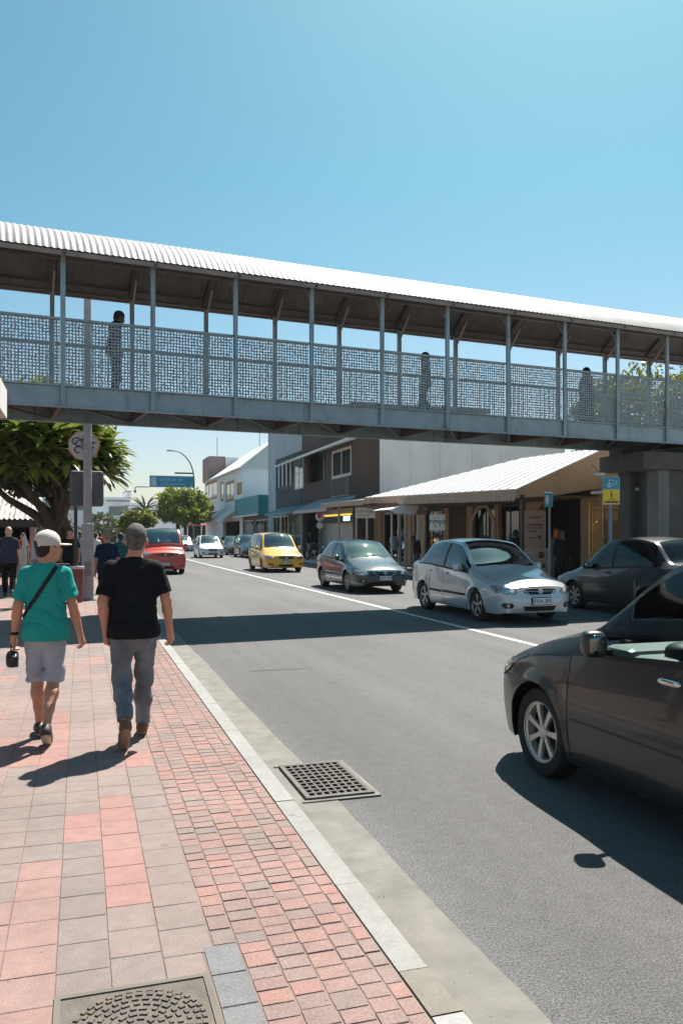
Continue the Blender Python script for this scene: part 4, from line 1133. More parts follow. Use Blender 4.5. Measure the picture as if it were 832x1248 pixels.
# roof
z1, z2 = 3.16, 4.55
E1, R1, R2, E2 = (13.05,22.95,z1), (16.3,22.95,z2), (16.3,28.2,z2+.12), (13.05,37.4,z1+.32)
B2, B1 = (20.2,33.0,z1), (20.2,22.95,z1)
th = .05
def slab_tri(mb, pts, dz=th): n = len(pts); mb.add(list(pts)+[(p[0],p[1],p[2]-dz) for p in pts], [tuple(range(n)), tuple(range(2*n-1,n-1,-1))]+[(i,n+i,n+(i+1)%n,(i+1)%n) for i in range(n)])
rf = MB(); slab_tri(rf, [E1,E2,R2,R1]); slab_tri(rf, [R1,R2,B2,B1]); slab_tri(rf, [R2,E2,B2])
for k in range(1, 24):       # standing seams
    y = 22.95 + k*.6; u = (y-22.95)/(37.4-22.95)
    e = Vector(E1).lerp(Vector(E2), u); yr = y
    if yr <= 28.2: r_ = Vector(R1).lerp(Vector(R2), (yr-22.95)/5.25)
    else: q = (yr-28.2)/(37.4-28.2); r_ = Vector(R2).lerp(Vector(E2), q)
    if (r_-e).length > .2: rf.beam(e+Vector((0,0,.012)), r_+Vector((0,0,.012)), .03, .022)
rf.build('roof', whiter, A, world=True)
fs = MB(); fs.beam((13.03,22.95,z1-.17),(13.03,37.4,z1+.15), .05, .26); fs.build('eave_fascia', mat('beige_fascia', (.42,.30,.22), .8, var=.1), A, world=True)
sc = MB(); k = 0
y = 23.0
while y < 33: 
    zz = z1-.30 + (y-22.95)/14.45*.32; sc.prism([(y,zz+.002),(y+.24,zz+.002),(y+.20,zz-.07),(y+.12,zz-.10),(y+.04,zz-.07)], 'x', 13.01, 13.05); y += .25
sc.build('scalloped_trim', mat('cream_trim2', (.46,.36,.28), .8), A, world=True)
gb = MB().prism([(13.05,z1-.3),(13.05,z1-.06),(16.3,z2-.06),(17.6,z2-.5),(17.6,z1+.15),(15.9,z1+.02),(14.6,z1-.18)], 'y', 23.0, 23.12); gb.build('gable_board', beige, A, world=True)
sf = MB().box(13.08, 16.19, 23.13, 37.2, 2.93, 2.97); sf.build('soffit', beige_shaded, A, world=True)
sl_ = MB().add([(13.05,37.4,3.40),(13.05,45.0,3.46),(16.0,45.0,3.80),(16.0,37.4,3.72)]+[(13.05,37.4,3.32),(13.05,45.0,3.38),(16.0,45.0,3.7),(16.0,37.4,3.62)], [(0,1,2,3),(7,6,5,4),(0,4,5,1),(1,5,6,2),(2,6,7,3),(3,7,4,0)])
sl_.build('lean_to_roof', whiter, A, world=True)
MB().beam((13.02,37.42,3.24),(13.02,45.0,3.30), .05, .22).build('eave_fascia', mat('beige_fascia', (.42,.30,.22)), A, world=True)
po = MB()
for (px, mm) in ((636, 0), (413, 1), (434, 1), (447, 1), (486, 1), (494, 1), (509, 1)):
    y = YA(13.25 if mm == 0 else 14.2, px); xx = 13.25 if mm == 0 else 14.2
    p_ = MB().box(xx-.05, xx+.05, y-.05, y+.05, .12, 2.96 if mm == 0 else 3.3); p_.build('canopy_post', frame_d if mm == 0 else frame_w, A, world=True)
# second, flat-roofed part next to the pier
MB().box(15.2, 20, 19.9, 22.15, 2.98, 3.06).build('flat_canopy', frame_w, A, world=True)

# ---- grey concrete block behind
G = thing('concrete_building', 'plain grey concrete block with faint panel joints rising behind the white hipped roof', 'building', (16.6, 45.0, .12))
MB().box(16.62, 29, 45.0, 58, .12, 8.1).build('wall', greyw, G, world=True)
j_ = MB()
for px in (500, 536, 575, 610):
    x = XA(45, px); j_.box(x-.012, x+.012, 44.985, 44.998, 3.4, 8.08)
j_.build('panel_joint', mat('joint_grey', (.58,.57,.55), .9), G, world=True)
MB().box(16.6, 29.03, 44.95, 58, 8.102, 8.25).build('parapet_cap', greyw, G, world=True)

# ---- brown two-storey block
Bn = thing('brown_building', 'dark brown two-storey building with a recessed balcony and a white-framed upstairs window', 'building', (15, 45.06, .12))
yB0, yB1 = 45.06, 56.6
yw = lambda px: YA(15, px)
HX = lambda px, py, X=15: HA(X, YA(X, px), py)
wz0, wz1 = HX(418, 581), HX(418, 546)
bz0, bz1 = HX(385, 587), HX(385, 549)
opB = [(yw(428), yw(404.5), wz0, wz1), (yw(398), yw(373), bz0, bz1), (yw(430)+.0, yw(370), .12, 3.35)]
mb = wall_x(MB(), 15, .3, yB0, yB1, .12, 9.4, opB); mb.box(15.302, 16.6, 45.06, 45.3, .12, 9.4); mb.box(15.3, 24, yB0+.3, yB1, 9.15, 9.4)
mb.build('wall', brownw, Bn, world=True)
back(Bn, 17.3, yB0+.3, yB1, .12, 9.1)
MB().box(15.31, 17.2, yB0+.35, yB1-.1, 3.4, 3.6).build('floor_slab', brownw, Bn, world=True)
win(Bn, 14.96, opB[0][0], opB[0][1], wz0, wz1, frame_w, mat('black_pane', (.012,.012,.014), .6, spec=.1), nv=1, fw=.16)
rl = MB(); r0, r1 = yw(428), yw(407); q0, q1 = HX(418, 604), HX(418, 583)
for k in range(12): y = r0+(r1-r0)*k/11; rl.box(14.78, 14.82, y-.02, y+.02, q0, q1)
rl.box(14.77,14.83,r0-.05,r1+.05,q1,q1+.05); rl.box(14.77,14.83,r0-.05,r1+.05,q0-.05,q0); rl.box(14.83,15,r0-.02,r0+.03,q0-.03,q0); rl.box(14.83,15,r1-.03,r1+.02,q0-.03,q0)
rl.build('window_railing', steelp, Bn, world=True)
aw = MB(); za, zb = HA(13.9, YA(13.9, 398), 541), HA(13.9, YA(13.9, 336), 560)
y0, y1 = YA(13.9, 440), YA(13.9, 334)
aw.add([(13.9,y0,za-.05),(13.9,y1,za-.25),(15.0,y1,za+.25),(15.0,y0,za+.25),(13.9,y0,za-.17),(13.9,y1,za-.37),(15.0,y1,za+.13),(15.0,y0,za+.13)], [(0,1,2,3),(7,6,5,4),(0,4,5,1),(1,5,6,2),(2,6,7,3),(3,7,4,0)])
aw.build('upstairs_awning', frame_w, Bn, world=True)
MB().box(14.96,15.0,yw(396),yw(394.5),bz0-.01,bz1+.1).build('balcony_post', frame_d, Bn, world=True)
for y_, z_ in ((yw(400), HX(400, 583)),): pass
# shop canopy lean-to of brown building
c_ = MB(); y0, y1 = YA(13.3, 398), YA(13.3, 357); z0 = HA(13.3, (y0+y1)/2, 621)
c_.add([(13.3,y0,z0),(13.3,y1,z0),(15,y1,z0+.75),(15,y0,z0+.75),(13.3,y0,z0-.18),(13.3,y1,z0-.18),(15,y1,z0+.6),(15,y0,z0+.6)], [(0,1,2,3),(7,6,5,4),(0,4,5,1),(1,5,6,2),(2,6,7,3),(3,7,4,0)])
c_.build('shop_awning', mat('pale_blue_awning', (.30,.36,.40), .8), Bn, world=True)
MB().box(13.285, 13.298, y0, y1, z0-.2, z0+.0).build('awning_valance', mat('pale_valance', (.48,.42,.42), .8), Bn, world=True)
# lit shop sign and screen deep in the brown shop
ls = thing('lit_sign', 'yellow-lit shop sign with a bright screen at its right end, under the brown building', 'sign', (15.6, YA(15.6,412), 2.6))
ya, yb = YA(15.6, 428), YA(15.6, 394); zc_ = HA(15.6, YA(15.6,410), 632)
MB().box(15.58,15.62,ya,yb,zc_+.16,zc_+.28).build('light_strip', mat('lit_yellow', (.6,.35,.05), .5, emit=((1,.62,.08), .55)), ls, world=True)
MB().box(15.60,15.64,ya,yb,zc_-.3,zc_+.155).build('board', mat('sign_dark', (.05,.04,.03), .6), ls, world=True)
MB().box(15.575,15.595,YA(15.575,426),YA(15.575,418),zc_-.18,zc_+.12).build('screen', mat('lit_screen', (.3,.5,.6), .4, emit=((.6,.85,1), .7)), ls, world=True)

# ---- blue-grey block with dark teal front
T = thing('blue_grey_building', 'blue-grey building with dark teal front and four narrow upstairs windows', 'building', (15, 56.62, .12))
zt = 10.3
o1 = (yw(357.5), yw(338.5), HX(348, 595), HX(348, 560)); o2 = (yw(371), yw(360.5), HX(366, 596), HX(366, 557)); o3 = (yw(366), yw(331.5), .12, 3.2)
mb = wall_x(MB(), 15, .3, 56.62, 67.7, .12, zt, [o1, o3]); mb.box(15.302, 24, 67.4, 67.7, .12, zt); mb.box(15.302, 24, 56.62, 56.9, 9.41, zt); mb.box(15.302,24,56.9,67.4,zt-.3,zt-.05)
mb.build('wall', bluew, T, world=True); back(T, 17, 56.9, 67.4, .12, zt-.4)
cl = MB(); wall_x(cl, 14.93, .067, 56.65, yw(337)-.0, 3.45, HX(350, 556), [o1]); cl.build('teal_cladding', tealw, T, world=True)
win(T, 14.95, o1[0], o1[1], o1[2], o1[3], frame_d, mat('dark_pane', (.02,.03,.035), .5, spec=.2), nv=0, fw=.12)
vs_ = MB()
for k in range(4):
    y = o1[0]+(o1[1]-o1[0])*(k+.5)/4; vs_.box(14.90, 14.96, y-.28, y+.12, o1[2]+.15, o1[3]-.2)
vs_.build('vertical_fin', mat('pale_fin', (.42,.50,.53), .6), T, world=True)
win(T, 14.86, yw(371), yw(360.5), HX(366,596), HX(366,557), frame_w, WGLB, nv=1, nh=1, fw=.1)
MB().add([(13.4,YA(13.4,354),3.25),(13.4,YA(13.4,322),3.25),(14.93,YA(13.4,322),3.75),(14.93,YA(13.4,354),3.75)]+[(13.4,YA(13.4,354),3.1),(13.4,YA(13.4,322),3.1),(14.93,YA(13.4,322),3.55),(14.93,YA(13.4,354),3.55)], [(0,1,2,3),(7,6,5,4),(0,4,5,1),(1,5,6,2),(2,6,7,3),(3,7,4,0)]).build('shop_awning', mat('teal_awning', (.10,.25,.27), .7), T, world=True)
for a, b in ((331.5,340),(341,350),(352,365)): win(T, 15.05, yw(b), yw(a), .14, 3.15, frame_w if a < 345 else frame_d, WGLB if a > 350 else WGL, nv=1, fw=.12, name='shop_window')
MB().box(14.9,16.5,66.9,67.85,zt+.002,zt+.2).build('parapet_lip', frame_w, T, world=True)

# ---- low teal shop
Q = thing('teal_shop', 'low shop with a bright teal fascia between the blue-grey and the white buildings', 'building', (15, 67.9, .12))
mb = wall_x(MB(), 15.0, .3, 67.8, 79.0, .12, 3.3, [(68.2, 73.2, .12, 3.0), (74, 78.6, .12, 3.0)]); mb.box(15.302,22,78.7,79.0,.12,3.3); mb.box(15.302,22,67.8,68.05,.12,3.3); mb.build('wall', frame_d, Q, world=True)
MB().box(14.2, 18, 67.85, 78.95, 3.302, 5.0).build('fascia', tealsign, Q, world=True)
MB().box(14.05, 14.195, 67.8, 79.0, 3.25, 3.42).build('canopy_edge', frame_w, Q, world=True)
back(Q, 17, 68.1, 78.6, .12, 3.3)
for a, b in ((68.2,73.2),(74,78.6)): win(Q, 15.05, a, b, .14, 2.98, frame_w, WGL, nv=2, fw=.12, name='shop_window')

# ---- white building with orange-framed windows
Wb = thing('white_building', 'white two-storey building with orange-framed windows and a pale pitched roof', 'building', (15, 79.1, .12))
opW = []
wl = [(249.5,264.5,587,609,2),(268.5,272.5,587,611,0),(275,285.5,586.5,611,1),(288.5,295,588,603,0)]
for a, b, t_, u_, nv in wl: opW.append((yw(b), yw(a), HX((a+b)/2, u_), HX((a+b)/2, t_)))
op0 = (yw(292), yw(272), .12, 3.0)
ztop = 8.2
mb = wall_x(MB(), 15, .3, 79.1, 104, .12, ztop, opW+[op0]); mb.box(15.302, 19.8, 79.1, 79.4, .12, ztop); mb.box(15.302,24,103.7,104,.12,ztop)
mb.build('wall', whitew, Wb, world=True); back(Wb, 17.5, 79.5, 103.6, .12, ztop-.3)
for o_, (a, b, t_, u_, nv) in zip(opW, wl):
    win(Wb, 15.0, *o_, frame_o, WGLB if nv or a < 270 else mat('orange_blind', (.50,.27,.12), .7), nv=nv, fw=.28)
ry = 92
rf = MB(); e0,e1 = (14.7,78.8,ztop),(14.7,104.3,ztop); r0,r1 = (19.5,84,11.6),(19.5,99,11.6); b0,b1 = (24.5,78.8,ztop),(24.5,104.3,ztop)
r0 = (19.5,79.5,12.0)
slab_tri(rf,[e0,e1,r1,r0],.15); slab_tri(rf,[r0,r1,b1,b0],.15); slab_tri(rf,[e1,b1,r1],.15); slab_tri(rf,[e0,r0,b0],.15)
rf.build('roof', whiter, Wb, world=True)
MB().box(14.9, 16.9, 100.5, 106, 8.3, 11.2).build('roof_box', pinkb, Wb, world=True)
MB().box(16.92, 20.5, 100.3, 106, 8.3, 11.1).build('roof_box', whitew, Wb, world=True)
MB().tube([(16,101,11.1),(16,101,13.6)], .04, 6).build('aerial', steelp, Wb, world=True); MB().tube([(19.4,92,11.3),(19.4,92,13.9)], .04, 6).build('aerial', steelp, Wb, world=True)
a0, a1 = YA(13.2, 296), YA(13.2, 271)
MB().add([(13.0,80,3.0),(13.0,92,3.0),(14.99,92,4.5),(14.99,80,4.5),(13.0,80,2.9),(13.0,92,2.9),(14.99,92,4.35),(14.99,80,4.35)], [(0,1,2,3),(7,6,5,4),(0,4,5,1),(1,5,6,2),(2,6,7,3),(3,7,4,0)]).build('shop_awning', whiter, Wb, world=True)
MB().add([(13.2,94,3.0),(13.2,104,3.0),(14.99,104,4.3),(14.99,94,4.3),(13.2,94,2.9),(13.2,104,2.9),(14.99,104,4.15),(14.99,94,4.15)], [(0,1,2,3),(7,6,5,4),(0,4,5,1),(1,5,6,2),(2,6,7,3),(3,7,4,0)]).build('shop_awning', mat('maroon_awning', (.22,.07,.06), .8), Wb, world=True)

# ---- red market awning under the street tree
M_ = thing('market_stall', 'red-roofed market stall with crates of produce under the round street tree', 'stall', (12.6, 118, 0.12))
x0, x1 = XA(118, 226), XA(118, 263)
MB().add([(x0,117,3.0),(x1,117,3.0),(x1,120,4.6),(x0,120,4.6),(x0,117,2.8),(x1,117,2.8),(x1,120,4.4),(x0,120,4.4)], [(0,1,2,3),(7,6,5,4),(0,4,5,1),(1,5,6,2),(2,6,7,3),(3,7,4,0)]).build('awning', mat('red_awning', (.42,.13,.10), .8), M_, world=True)
for x in (x0+.2, (x0+x1)/2, x1-.2): MB().box(x-.06,x+.06,117.1,117.22,.12,2.85).build('post', frame_w, M_, world=True)
MB().box(x0+.3,x1-.3,118,119.5,.12,1.1).build('counter', mat('counter_green', (.10,.16,.07), .8), M_, world=True)
MB().box(x0,x1,119.8,120,.12,4.0).build('back_wall', darkin, M_, world=True)

# ---- far buildings
F1 = thing('distant_building', 'pale modern building with a wide dark window band closing the far end of the street', 'building', (-4, 200, 0))
xa_, xb_ = XA(200, 133), XA(200, 156); zt_ = HA((xa_+xb_)/2, 200, 606)
mb = MB(); mb.box(XA(200,112), XA(200,158), 200, 215, 0, zt_); mb.build('wall', whitew, F1, world=True)
MB().box(xa_, xb_, 199.7, 199.95, HA(0,200,628), HA(0,200,617)).build('window_band', mat('grey_pane', (.13,.16,.16), .2), F1, world=True)
MB().box(XA(199,130), XA(199,158), 198.6, 199.6, HA(0,200,611), HA(0,200,609)).build('canopy', mat('mid_grey', (.28,.29,.31), .8), F1, world=True)
MB().box(XA(199,112), XA(199,158), 196.6, 199.6, HA(0,200,638), HA(0,200,634)).build('lower_canopy', whitew, F1, world=True)
F2 = thing('distant_building', 'tall narrow white tower far down the street, left of the blue gantry sign', 'building', (2, 206, 0))
MB().box(XA(206,153), XA(206,160), 206, 216, 0, HA(0,206,599)).build('wall', whitew, F2, world=True)
MB().box(XA(205,152.5), XA(205,160.5), 205.5, 216.5, HA(0,206,599)+.01, HA(0,206,597.5)).build('roof_cap', mat('mid_grey', (.28,.29,.31)), F2, world=True)
F3 = thing('distant_building', 'long low white building far behind the round street tree', 'building', (6, 230, 0))
MB().box(XA(230,160), XA(230,262), 230, 250, 0, HA(0,230,612)).build('wall', whitew, F3, world=True)
wq = MB()
for k in range(14):
    x = XA(229.8, 164+k*6.5); wq.box(x, x+.9, 229.7, 229.9, HA(0,230,632), HA(0,230,624))
wq.build('window_band', mat('grey_pane', (.13,.16,.16)), F3, world=True)
F4 = thing('distant_building', 'grey-white building in the distance behind the big tree on the left', 'building', (-16, 190, 0))
MB().box(XA(190,20), XA(190,108), 190, 210, 0, HA(0,190,600)).build('wall', whitew, F4, world=True)
MB().box(XA(190,24), XA(190,104), 189.8, 189.95, HA(0,190,622), HA(0,190,612)).build('window_band', mat('grey_pane', (.13,.16,.16)), F4, world=True)
# ---- left corrugated-roof shop
L = thing('corrugated_roof_shop', 'low shop with a weathered corrugated roof and a pinkish column behind the big tree', 'building', (-6, 34, .1))
xr_ = -1.5
Vv=[];Ff=[]; n_ = 260
for i in range(n_+1):
    x = -13 + (xr_+13)*i/n_; h = .035*math.sin(2*math.pi*x/.19)
    Vv += [(x,34.0,2.30+h),(x,37.5,3.62+h)]
    if i < n_: Ff.append((2*i,2*i+2,2*i+3,2*i+1))
MB().add(Vv, Ff).build('roof', mat('weathered_roof', (.50,.46,.42), .8, var=.35, vscale=3, stain=((.24,.2,.17), 2.2, .5)), L, world=True, smooth=60)
MB().box(-13, xr_, 34.0, 34.15, 1.98, 2.24).build('fascia', frame_d, L, world=True)
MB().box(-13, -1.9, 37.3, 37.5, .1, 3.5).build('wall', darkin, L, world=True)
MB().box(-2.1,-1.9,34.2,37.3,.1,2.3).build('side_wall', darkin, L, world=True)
cx_ = XA(34.3, 37.5); MB().box(cx_-.18, cx_+.18, 34.2, 34.5, .1, 1.96).build('column', mat('pink_column', (.34,.24,.21), .85), L, world=True)
cx_ = XA(34.3, 8)
MB().box(-13, -3.1, 35.5, 35.6, .1, 1.96).build('shop_front', mat('shop_dark_grey', (.035,.034,.03), .8), L, world=True)

# white canvas corner at the left edge: a market parasol standing outside the picture
Pz = thing('market_parasol', 'white canvas parasol corner poking into the picture at the left edge below the footbridge', 'parasol', (-2.0, 7.35, .1))
zq = HA(-.6, 7.3, 486)
hx = 1.32
can = MB()
ctr = (-2.0, 7.35, zq+.95); cs4 = [(-2.0+hx*a, 7.35+hx*b, zq+.27) for a,b in ((1,-.9),(1,.9),(-1,.9),(-1,-.9))]
for k in range(4):
    a_, b_ = cs4[k], cs4[(k+1)%4]; can.add([ctr, a_, b_, (ctr[0],ctr[1],ctr[2]-.02), (a_[0],a_[1],a_[2]-.02), (b_[0],b_[1],b_[2]-.02)], [(0,1,2),(5,4,3)])
    can.add([a_, b_, (b_[0],b_[1],b_[2]-.27), (a_[0],a_[1],a_[2]-.27)], [(0,1,2,3)])
can.build('canopy', mat('parasol_canvas', (.62,.58,.54), .85, var=.06), Pz, world=True)
MB().tube([(-2.0,7.35,.1),(-2.0,7.35,zq+.93)], .028, 10).build('pole', frame_w, Pz, world=True)
MB().lathe([(.3,.1),(.3,.16),(.06,.2),(0,.2)], (-2.0,7.35,0), n=20).build('base', steelp, Pz, world=True)

# ================================================================ street furniture
def pole_base(x, y, w_=.14, z=.1): pass
# tall steel pole behind the bridge, left
xp, yp = XA(21.2, 107), 21.2
t = thing('lamp_pole', 'tall plain grey steel pole with a thicker boxy foot standing on the left pavement', 'pole', (xp, yp, .1))
MB().tube([(0,0,1.9),(0,0,8.45)], [.105,.085], 14).build('shaft', mat('galvanised_pole', (.33,.33,.35), .5, metal=.35, var=.12, vscale=3, stain=((.24,.23,.23), 2, .6)), t, smooth=40)
MB().box(-.145,.145,-.145,.145,0,1.88).build('foot', mat('galvanised_pole', (.33,.33,.35)), t, bevel=.02)
MB().box(-.2,.2,-.2,.2,0,.03).build('base_plate', steelp, t)
MB().box(-.08,.08,-.152,-.146,.6,.95).build('service_door', steelp, t)
# round sign on the pole
zr = HA(xp, yp, 542.5)
t2 = thing('round_sign', 'round orange-edged sign with scribbled lettering high on the grey pole', 'sign', (xp-.09, yp+.14, zr-.35))
t2.rotation_euler = (0,0,-R(8))
rr = .39
MB().lathe([(0,0),(rr,0),(rr,.03),(0,.03)], (0,0,.35), 'y', 9, cap=False).build('border', mat('orange_border', (.50,.27,.07), .6), t2)
MB().lathe([(0,-.006),(rr*.88,-.006),(rr*.88,-.001),(0,-.001)], (0,0,.35), 'y', 24, cap=False).build('face', mat('sign_face_lilac', (.52,.52,.58), .6, var=.1), t2)
inkb = mat('ink_dark_blue', (.04,.045,.10), .6)
sq = MB(); r_ = random.Random(3)
for (cx, cz, s_) in ((-.20,.46,.09),(-.10,.40,.10),(.02,.45,.09),(-.14,.25,.09),(.20,.50,.08),(.22,.36,.07)):
    pts = [(cx+s_*math.cos(a)*(1-.25*a/6), -.014, cz+s_*math.sin(a*.9+.5)*(1-.2*a/6)) for a in np.linspace(.3, 5.2, 12)]
    sq.tube(pts, .016, 5)
sq.build('lettering', inkb, t2)
MB().box(-.05,.05,-.06,-.0,.25,.45).build('clamp', steelp, t2)
t3 = thing('signal_box', 'dark rear of a rounded rectangular sign box mounted behind the grey pole', 'sign', (xp-.01, yp+.2, HA(xp,yp,617)))
zb0, zb1 = 0, HA(xp,yp,573)-HA(xp,yp,617)
MB().box(-.41,.40,0,.16,0,zb1).build('casing', mat('dark_sign_back', (.085,.09,.10), .6, var=.1), t3, bevel=.07)
MB().box(-.05,.05,-.12,0,.2,zb1-.2).build('bracket', steelp, t3)
# thin black post behind
t = thing('thin_post', 'thin black post beneath the dark sign box, left of the grey pole', 'post', (XA(21.9, 92.5), 21.9, .1))
MB().tube([(0,0,0),(0,0,HA(xp,yp,612))], .045, 10).build('shaft', frame_d, t, smooth=40)
MB().box(-.1,.1,-.1,.1,0,.02).build('base_plate', frame_d, t)
# curved street lamp + gantry sign
lx, ly = XA(97, 236.5), 97
t = thing('street_lamp', 'slender street lamp with a long curved arm rising behind the round street tree', 'street lamp', (lx, ly, .12))
zt_ = HA(lx, ly, 549); d_ = (XA(97,208)-lx)
pts = [(0,0,0),(0,0,zt_-3.6)] + [(d_*(1-math.cos(a))*.9, 0, zt_-3.6+3.4*math.sin(a)) for a in np.linspace(.15, math.pi/2, 8)]
MB().tube(pts, [.13,.10]+[.085-.003*k for k in range(8)], 8).build('pole', steelp, t, smooth=40)
lh = MB(); superball(lh, (d_*.98, 0, zt_-.22), (.55,.16,.09), 3); lh.build('lamp_head', steelp, t, smooth=50)
MB().box(XA(97,213)-lx, -.05, -.06,.06, HA(lx,ly,578)-.12, HA(lx,ly,576)-.12).build('cross_arm', mat('rust_arm', (.25,.16,.13), .7), t)
gz0, gz1 = HA(lx,ly,594.5), HA(lx,ly,580.5); gx0, gx1 = XA(97,182.5), XA(97,235.5)
t = thing('gantry_sign', 'wide blue overhead sign with pale lettering hung beside the curved street lamp', 'sign', ((gx0+gx1)/2, 97, gz0))
hwid = (gx1-gx0)/2; hh = gz1-gz0
MB().box(-hwid,hwid,-.05,.05,0,hh).build('panel', mat('sign_blue', (.015,.27,.45), .5, var=.1), t)
pw = mat('sign_pale', (.45,.58,.66), .6)
f = MB(); f.box(-hwid+.15,-hwid+.75,-.056,-.051,.15,hh-.15); f.build('pictogram_panel', pw, t)
f = MB()
for a, b, z0_, z1_ in ((-hwid,hwid,0,.05),(-hwid,hwid,hh-.05,hh)): f.box(a,b,-.062,-.052,z0_,z1_)
f.build('border', pw, t)
text('ADDERLEY  ST', .42, pw, t, (-.1,-.056,hh*.64), (R(90),0,0), 'lettering'); text('CENTRAL STATION', .32, pw, t, (.1,-.056,hh*.28), (R(90),0,0), 'lettering')
t = thing('traffic_mast', 'thin grey mast arm with a drooping end left of the blue overhead sign', 'mast arm', (gx0, 97.2, gz0))
x_ = XA(97,165)-gx0
MB().tube([(0,0,.02),(x_*.9,0,.02),(x_*.98,0,-.05),(x_,0,-.35)], .06, 8).build('arm', steelp, t, smooth=40)
b_ = MB(); superball(b_, (x_,0,-.5),(.14,.14,.18),3); b_.build('signal_head', steelp, t, smooth=50)

# blue and yellow parking sign
gy = 18.35; gx = XA(gy, 744); z0, z1 = HA(gx,gy,615), HA(gx,gy,581); zm = HA(gx,gy,596.5)
t = thing('parking_sign', 'blue and yellow sign with black figure on a grey post before the pier', 'sign', (gx, gy, .12), -YAW*.6)
MB().tube([(0,.04,0),(0,.04,z1-.12-.05)], .042, 12).build('post', mat('blue_grey_post', (.20,.25,.30), .5, metal=.4, var=.1), t, smooth=40)
hwd = .235; z0-=.12; z1-=.12; zm-=.12
MB().box(-hwd,hwd,-.012,-.001,z0,z1).build('backplate', mat('sign_grey_edge', (.40,.48,.52), .5), t, bevel=.004)
MB().box(-hwd+.015,hwd-.015,-.017,-.0125,zm+.003,z1-.015).build('blue_panel', mat('sign_cyan', (.02,.26,.38), .5), t)
MB().box(-hwd+.015,hwd-.015,-.017,-.0125,z0+.015,zm-.003).build('yellow_panel', mat('sign_yellow', (.80,.55,.02), .5), t)
wp_ = mat('sign_white', (.75,.78,.78), .6); bk_ = mat('sign_black', (.015,.015,.015), .6)
text('IZ', .13, wp_, t, (-.055,-.018,zm+.10), (R(90),0,0), 'lettering', bold=.003)
sq = MB(); sq.tube([(.0+.07*math.cos(a),-.021,zm+.20+.05*math.sin(a)) for a in np.linspace(0,5,10)], .010, 5); sq.tube([(.03,-.021,zm+.12),(.13,-.021,zm+.15),(.15,-.021,zm+.24)], .008, 5); sq.build('emblem', wp_, t)
fg = MB(); fg.box(-.015,.015,-.0215,-.0175,zm-.20,zm-.08); fg.lathe([(0,-.0215),(.02,-.0215),(.02,-.0175),(0,-.0175)], (-.005,0,zm-.055),'y',12,cap=False); fg.beam((.0,-.0195,zm-.20),(.045,-.0195,zm-.25),.018,.004); fg.beam((-.01,-.0195,zm-.2),(-.04,-.0195,zm-.25),.018,.004); fg.box(.0,.05,-.0215,-.0175,zm-.15,zm-.135)
fg.build('figure', bk_, t)
MB().box(-hwd+.045,hwd-.045,-.0215,-.0175,z0+.045,z0+.085).build('text_bar', bk_, t)
text('12:00 - 18:00', .042, bk_, t, (.0,-.018,z0+.115), (R(90),0,0), 'lettering')

# narrow blue sign on its pole
gy = YA(13.5, 668); gx = 13.5; z0, z1 = HA(gx,gy,618)-.12, HA(gx,gy,600)-.12
t = thing('bus_stop_sign', 'narrow blue sign with a pale figure on a thin blue-grey post by the poster board', 'sign', (gx, gy, .12), -R(28))
MB().tube([(.03,.04,0),(.03,.04,z1-.05)], .035, 10).build('post', mat('blue_grey_post', (.20,.25,.30)), t, smooth=40)
MB().box(-.13,.13,-.03,.0,z0,z1).build('panel', mat('sign_cyan', (.02,.26,.38)), t, bevel=.006)
ov = MB(); superball(ov, (-.04,-.034,(z0+z1)/2), (.05,.004,.15), 2.2); ov.build('pictogram', mat('sign_cream', (.6,.52,.40), .6), t, smooth=60)

# poster board
gy = 24.0; x0, x1 = XA(gy,637), XA(gy,665); zt2 = HA(x0,gy,622)-.12
t = thing('poster_board', 'tall pinkish board covered with lettering and small pictures standing on the far pavement', 'notice board', ((x0+x1)/2, gy, .12))
hw = (x1-x0)/2; pk = mat('poster_pink', (.48,.33,.27), .8, var=.06)
MB().box(-hw,hw,0,.05,.15,zt2).build('board', pk, t, bevel=.008)
MB().box(-hw+.02,hw+.10,-.03,-.004,.2,zt2*.48).build('lower_poster', mat('poster_light', (.56,.42,.36), .8, var=.06), t)
for s in (-1,1): MB().box(s*(hw-.06)-.02,s*(hw-.06)+.02,.01,.05,0,.149).build('leg', frame_d, t)
inkr = mat('ink_brown', (.10,.045,.035), .7)
for i, (s_, sz, zz) in enumerate((('GANISO', .13, .90), ('CAMOMENI', .12, .80), ('CONTROLOPS', .09, .755), ('MELAMLITE', .06, .71), ('REGI SMI', .07, .62))):
    text(s_, sz, inkr, t, (0 if i < 3 else -.1,-.002,zt2*zz), (R(90),0,0), 'lettering', bold=.002)
bl = MB()
for (a,b,c,d) in ((.10,.26,.60,.66),(-.28,-.12,.28,.34),(.12,.36,.33,.43),(.2,.4,.20,.26),(-.3,-.2,.14,.22)):
    superball(bl, ((a+b)/2, -.031 if c < .5 else -.003, zt2*(c+d)/2), ((b-a)/2,.004,zt2*(d-c)/2), 2.4)
bl.build('picture', mat('ink_orange_brown', (.22,.10,.06), .7, var=.4, vscale=9), t, smooth=60)

# hanging paper sign
gx = 13.6; gy = YA(gx, 532.5); z0, z1 = HA(gx,gy,646.5), HA(gx,gy,627); 
t = thing('hanging_sign', 'white hanging sign with black lettering under the eave in front of the roller shutter', 'sign', (gx, gy, z0), -R(30))
hw = .31; hh = z1-z0
MB().box(-hw,hw,-.01,.01,0,hh).build('panel', mat('paper_white', (.88,.87,.86), .7, var=.05), t)
MB().tube([(0,0,hh),(0,0,2.95-z0+.0)], .012, 6).build('cord', frame_d, t)
text('TYPWG', .19, bk_, t, (0,-.011,hh*.52), (R(90),0,0), 'lettering', bold=.004); text('L  T', .17, bk_, t, (.02,-.011,hh*.30), (R(90),0,0), 'lettering', bold=.002)
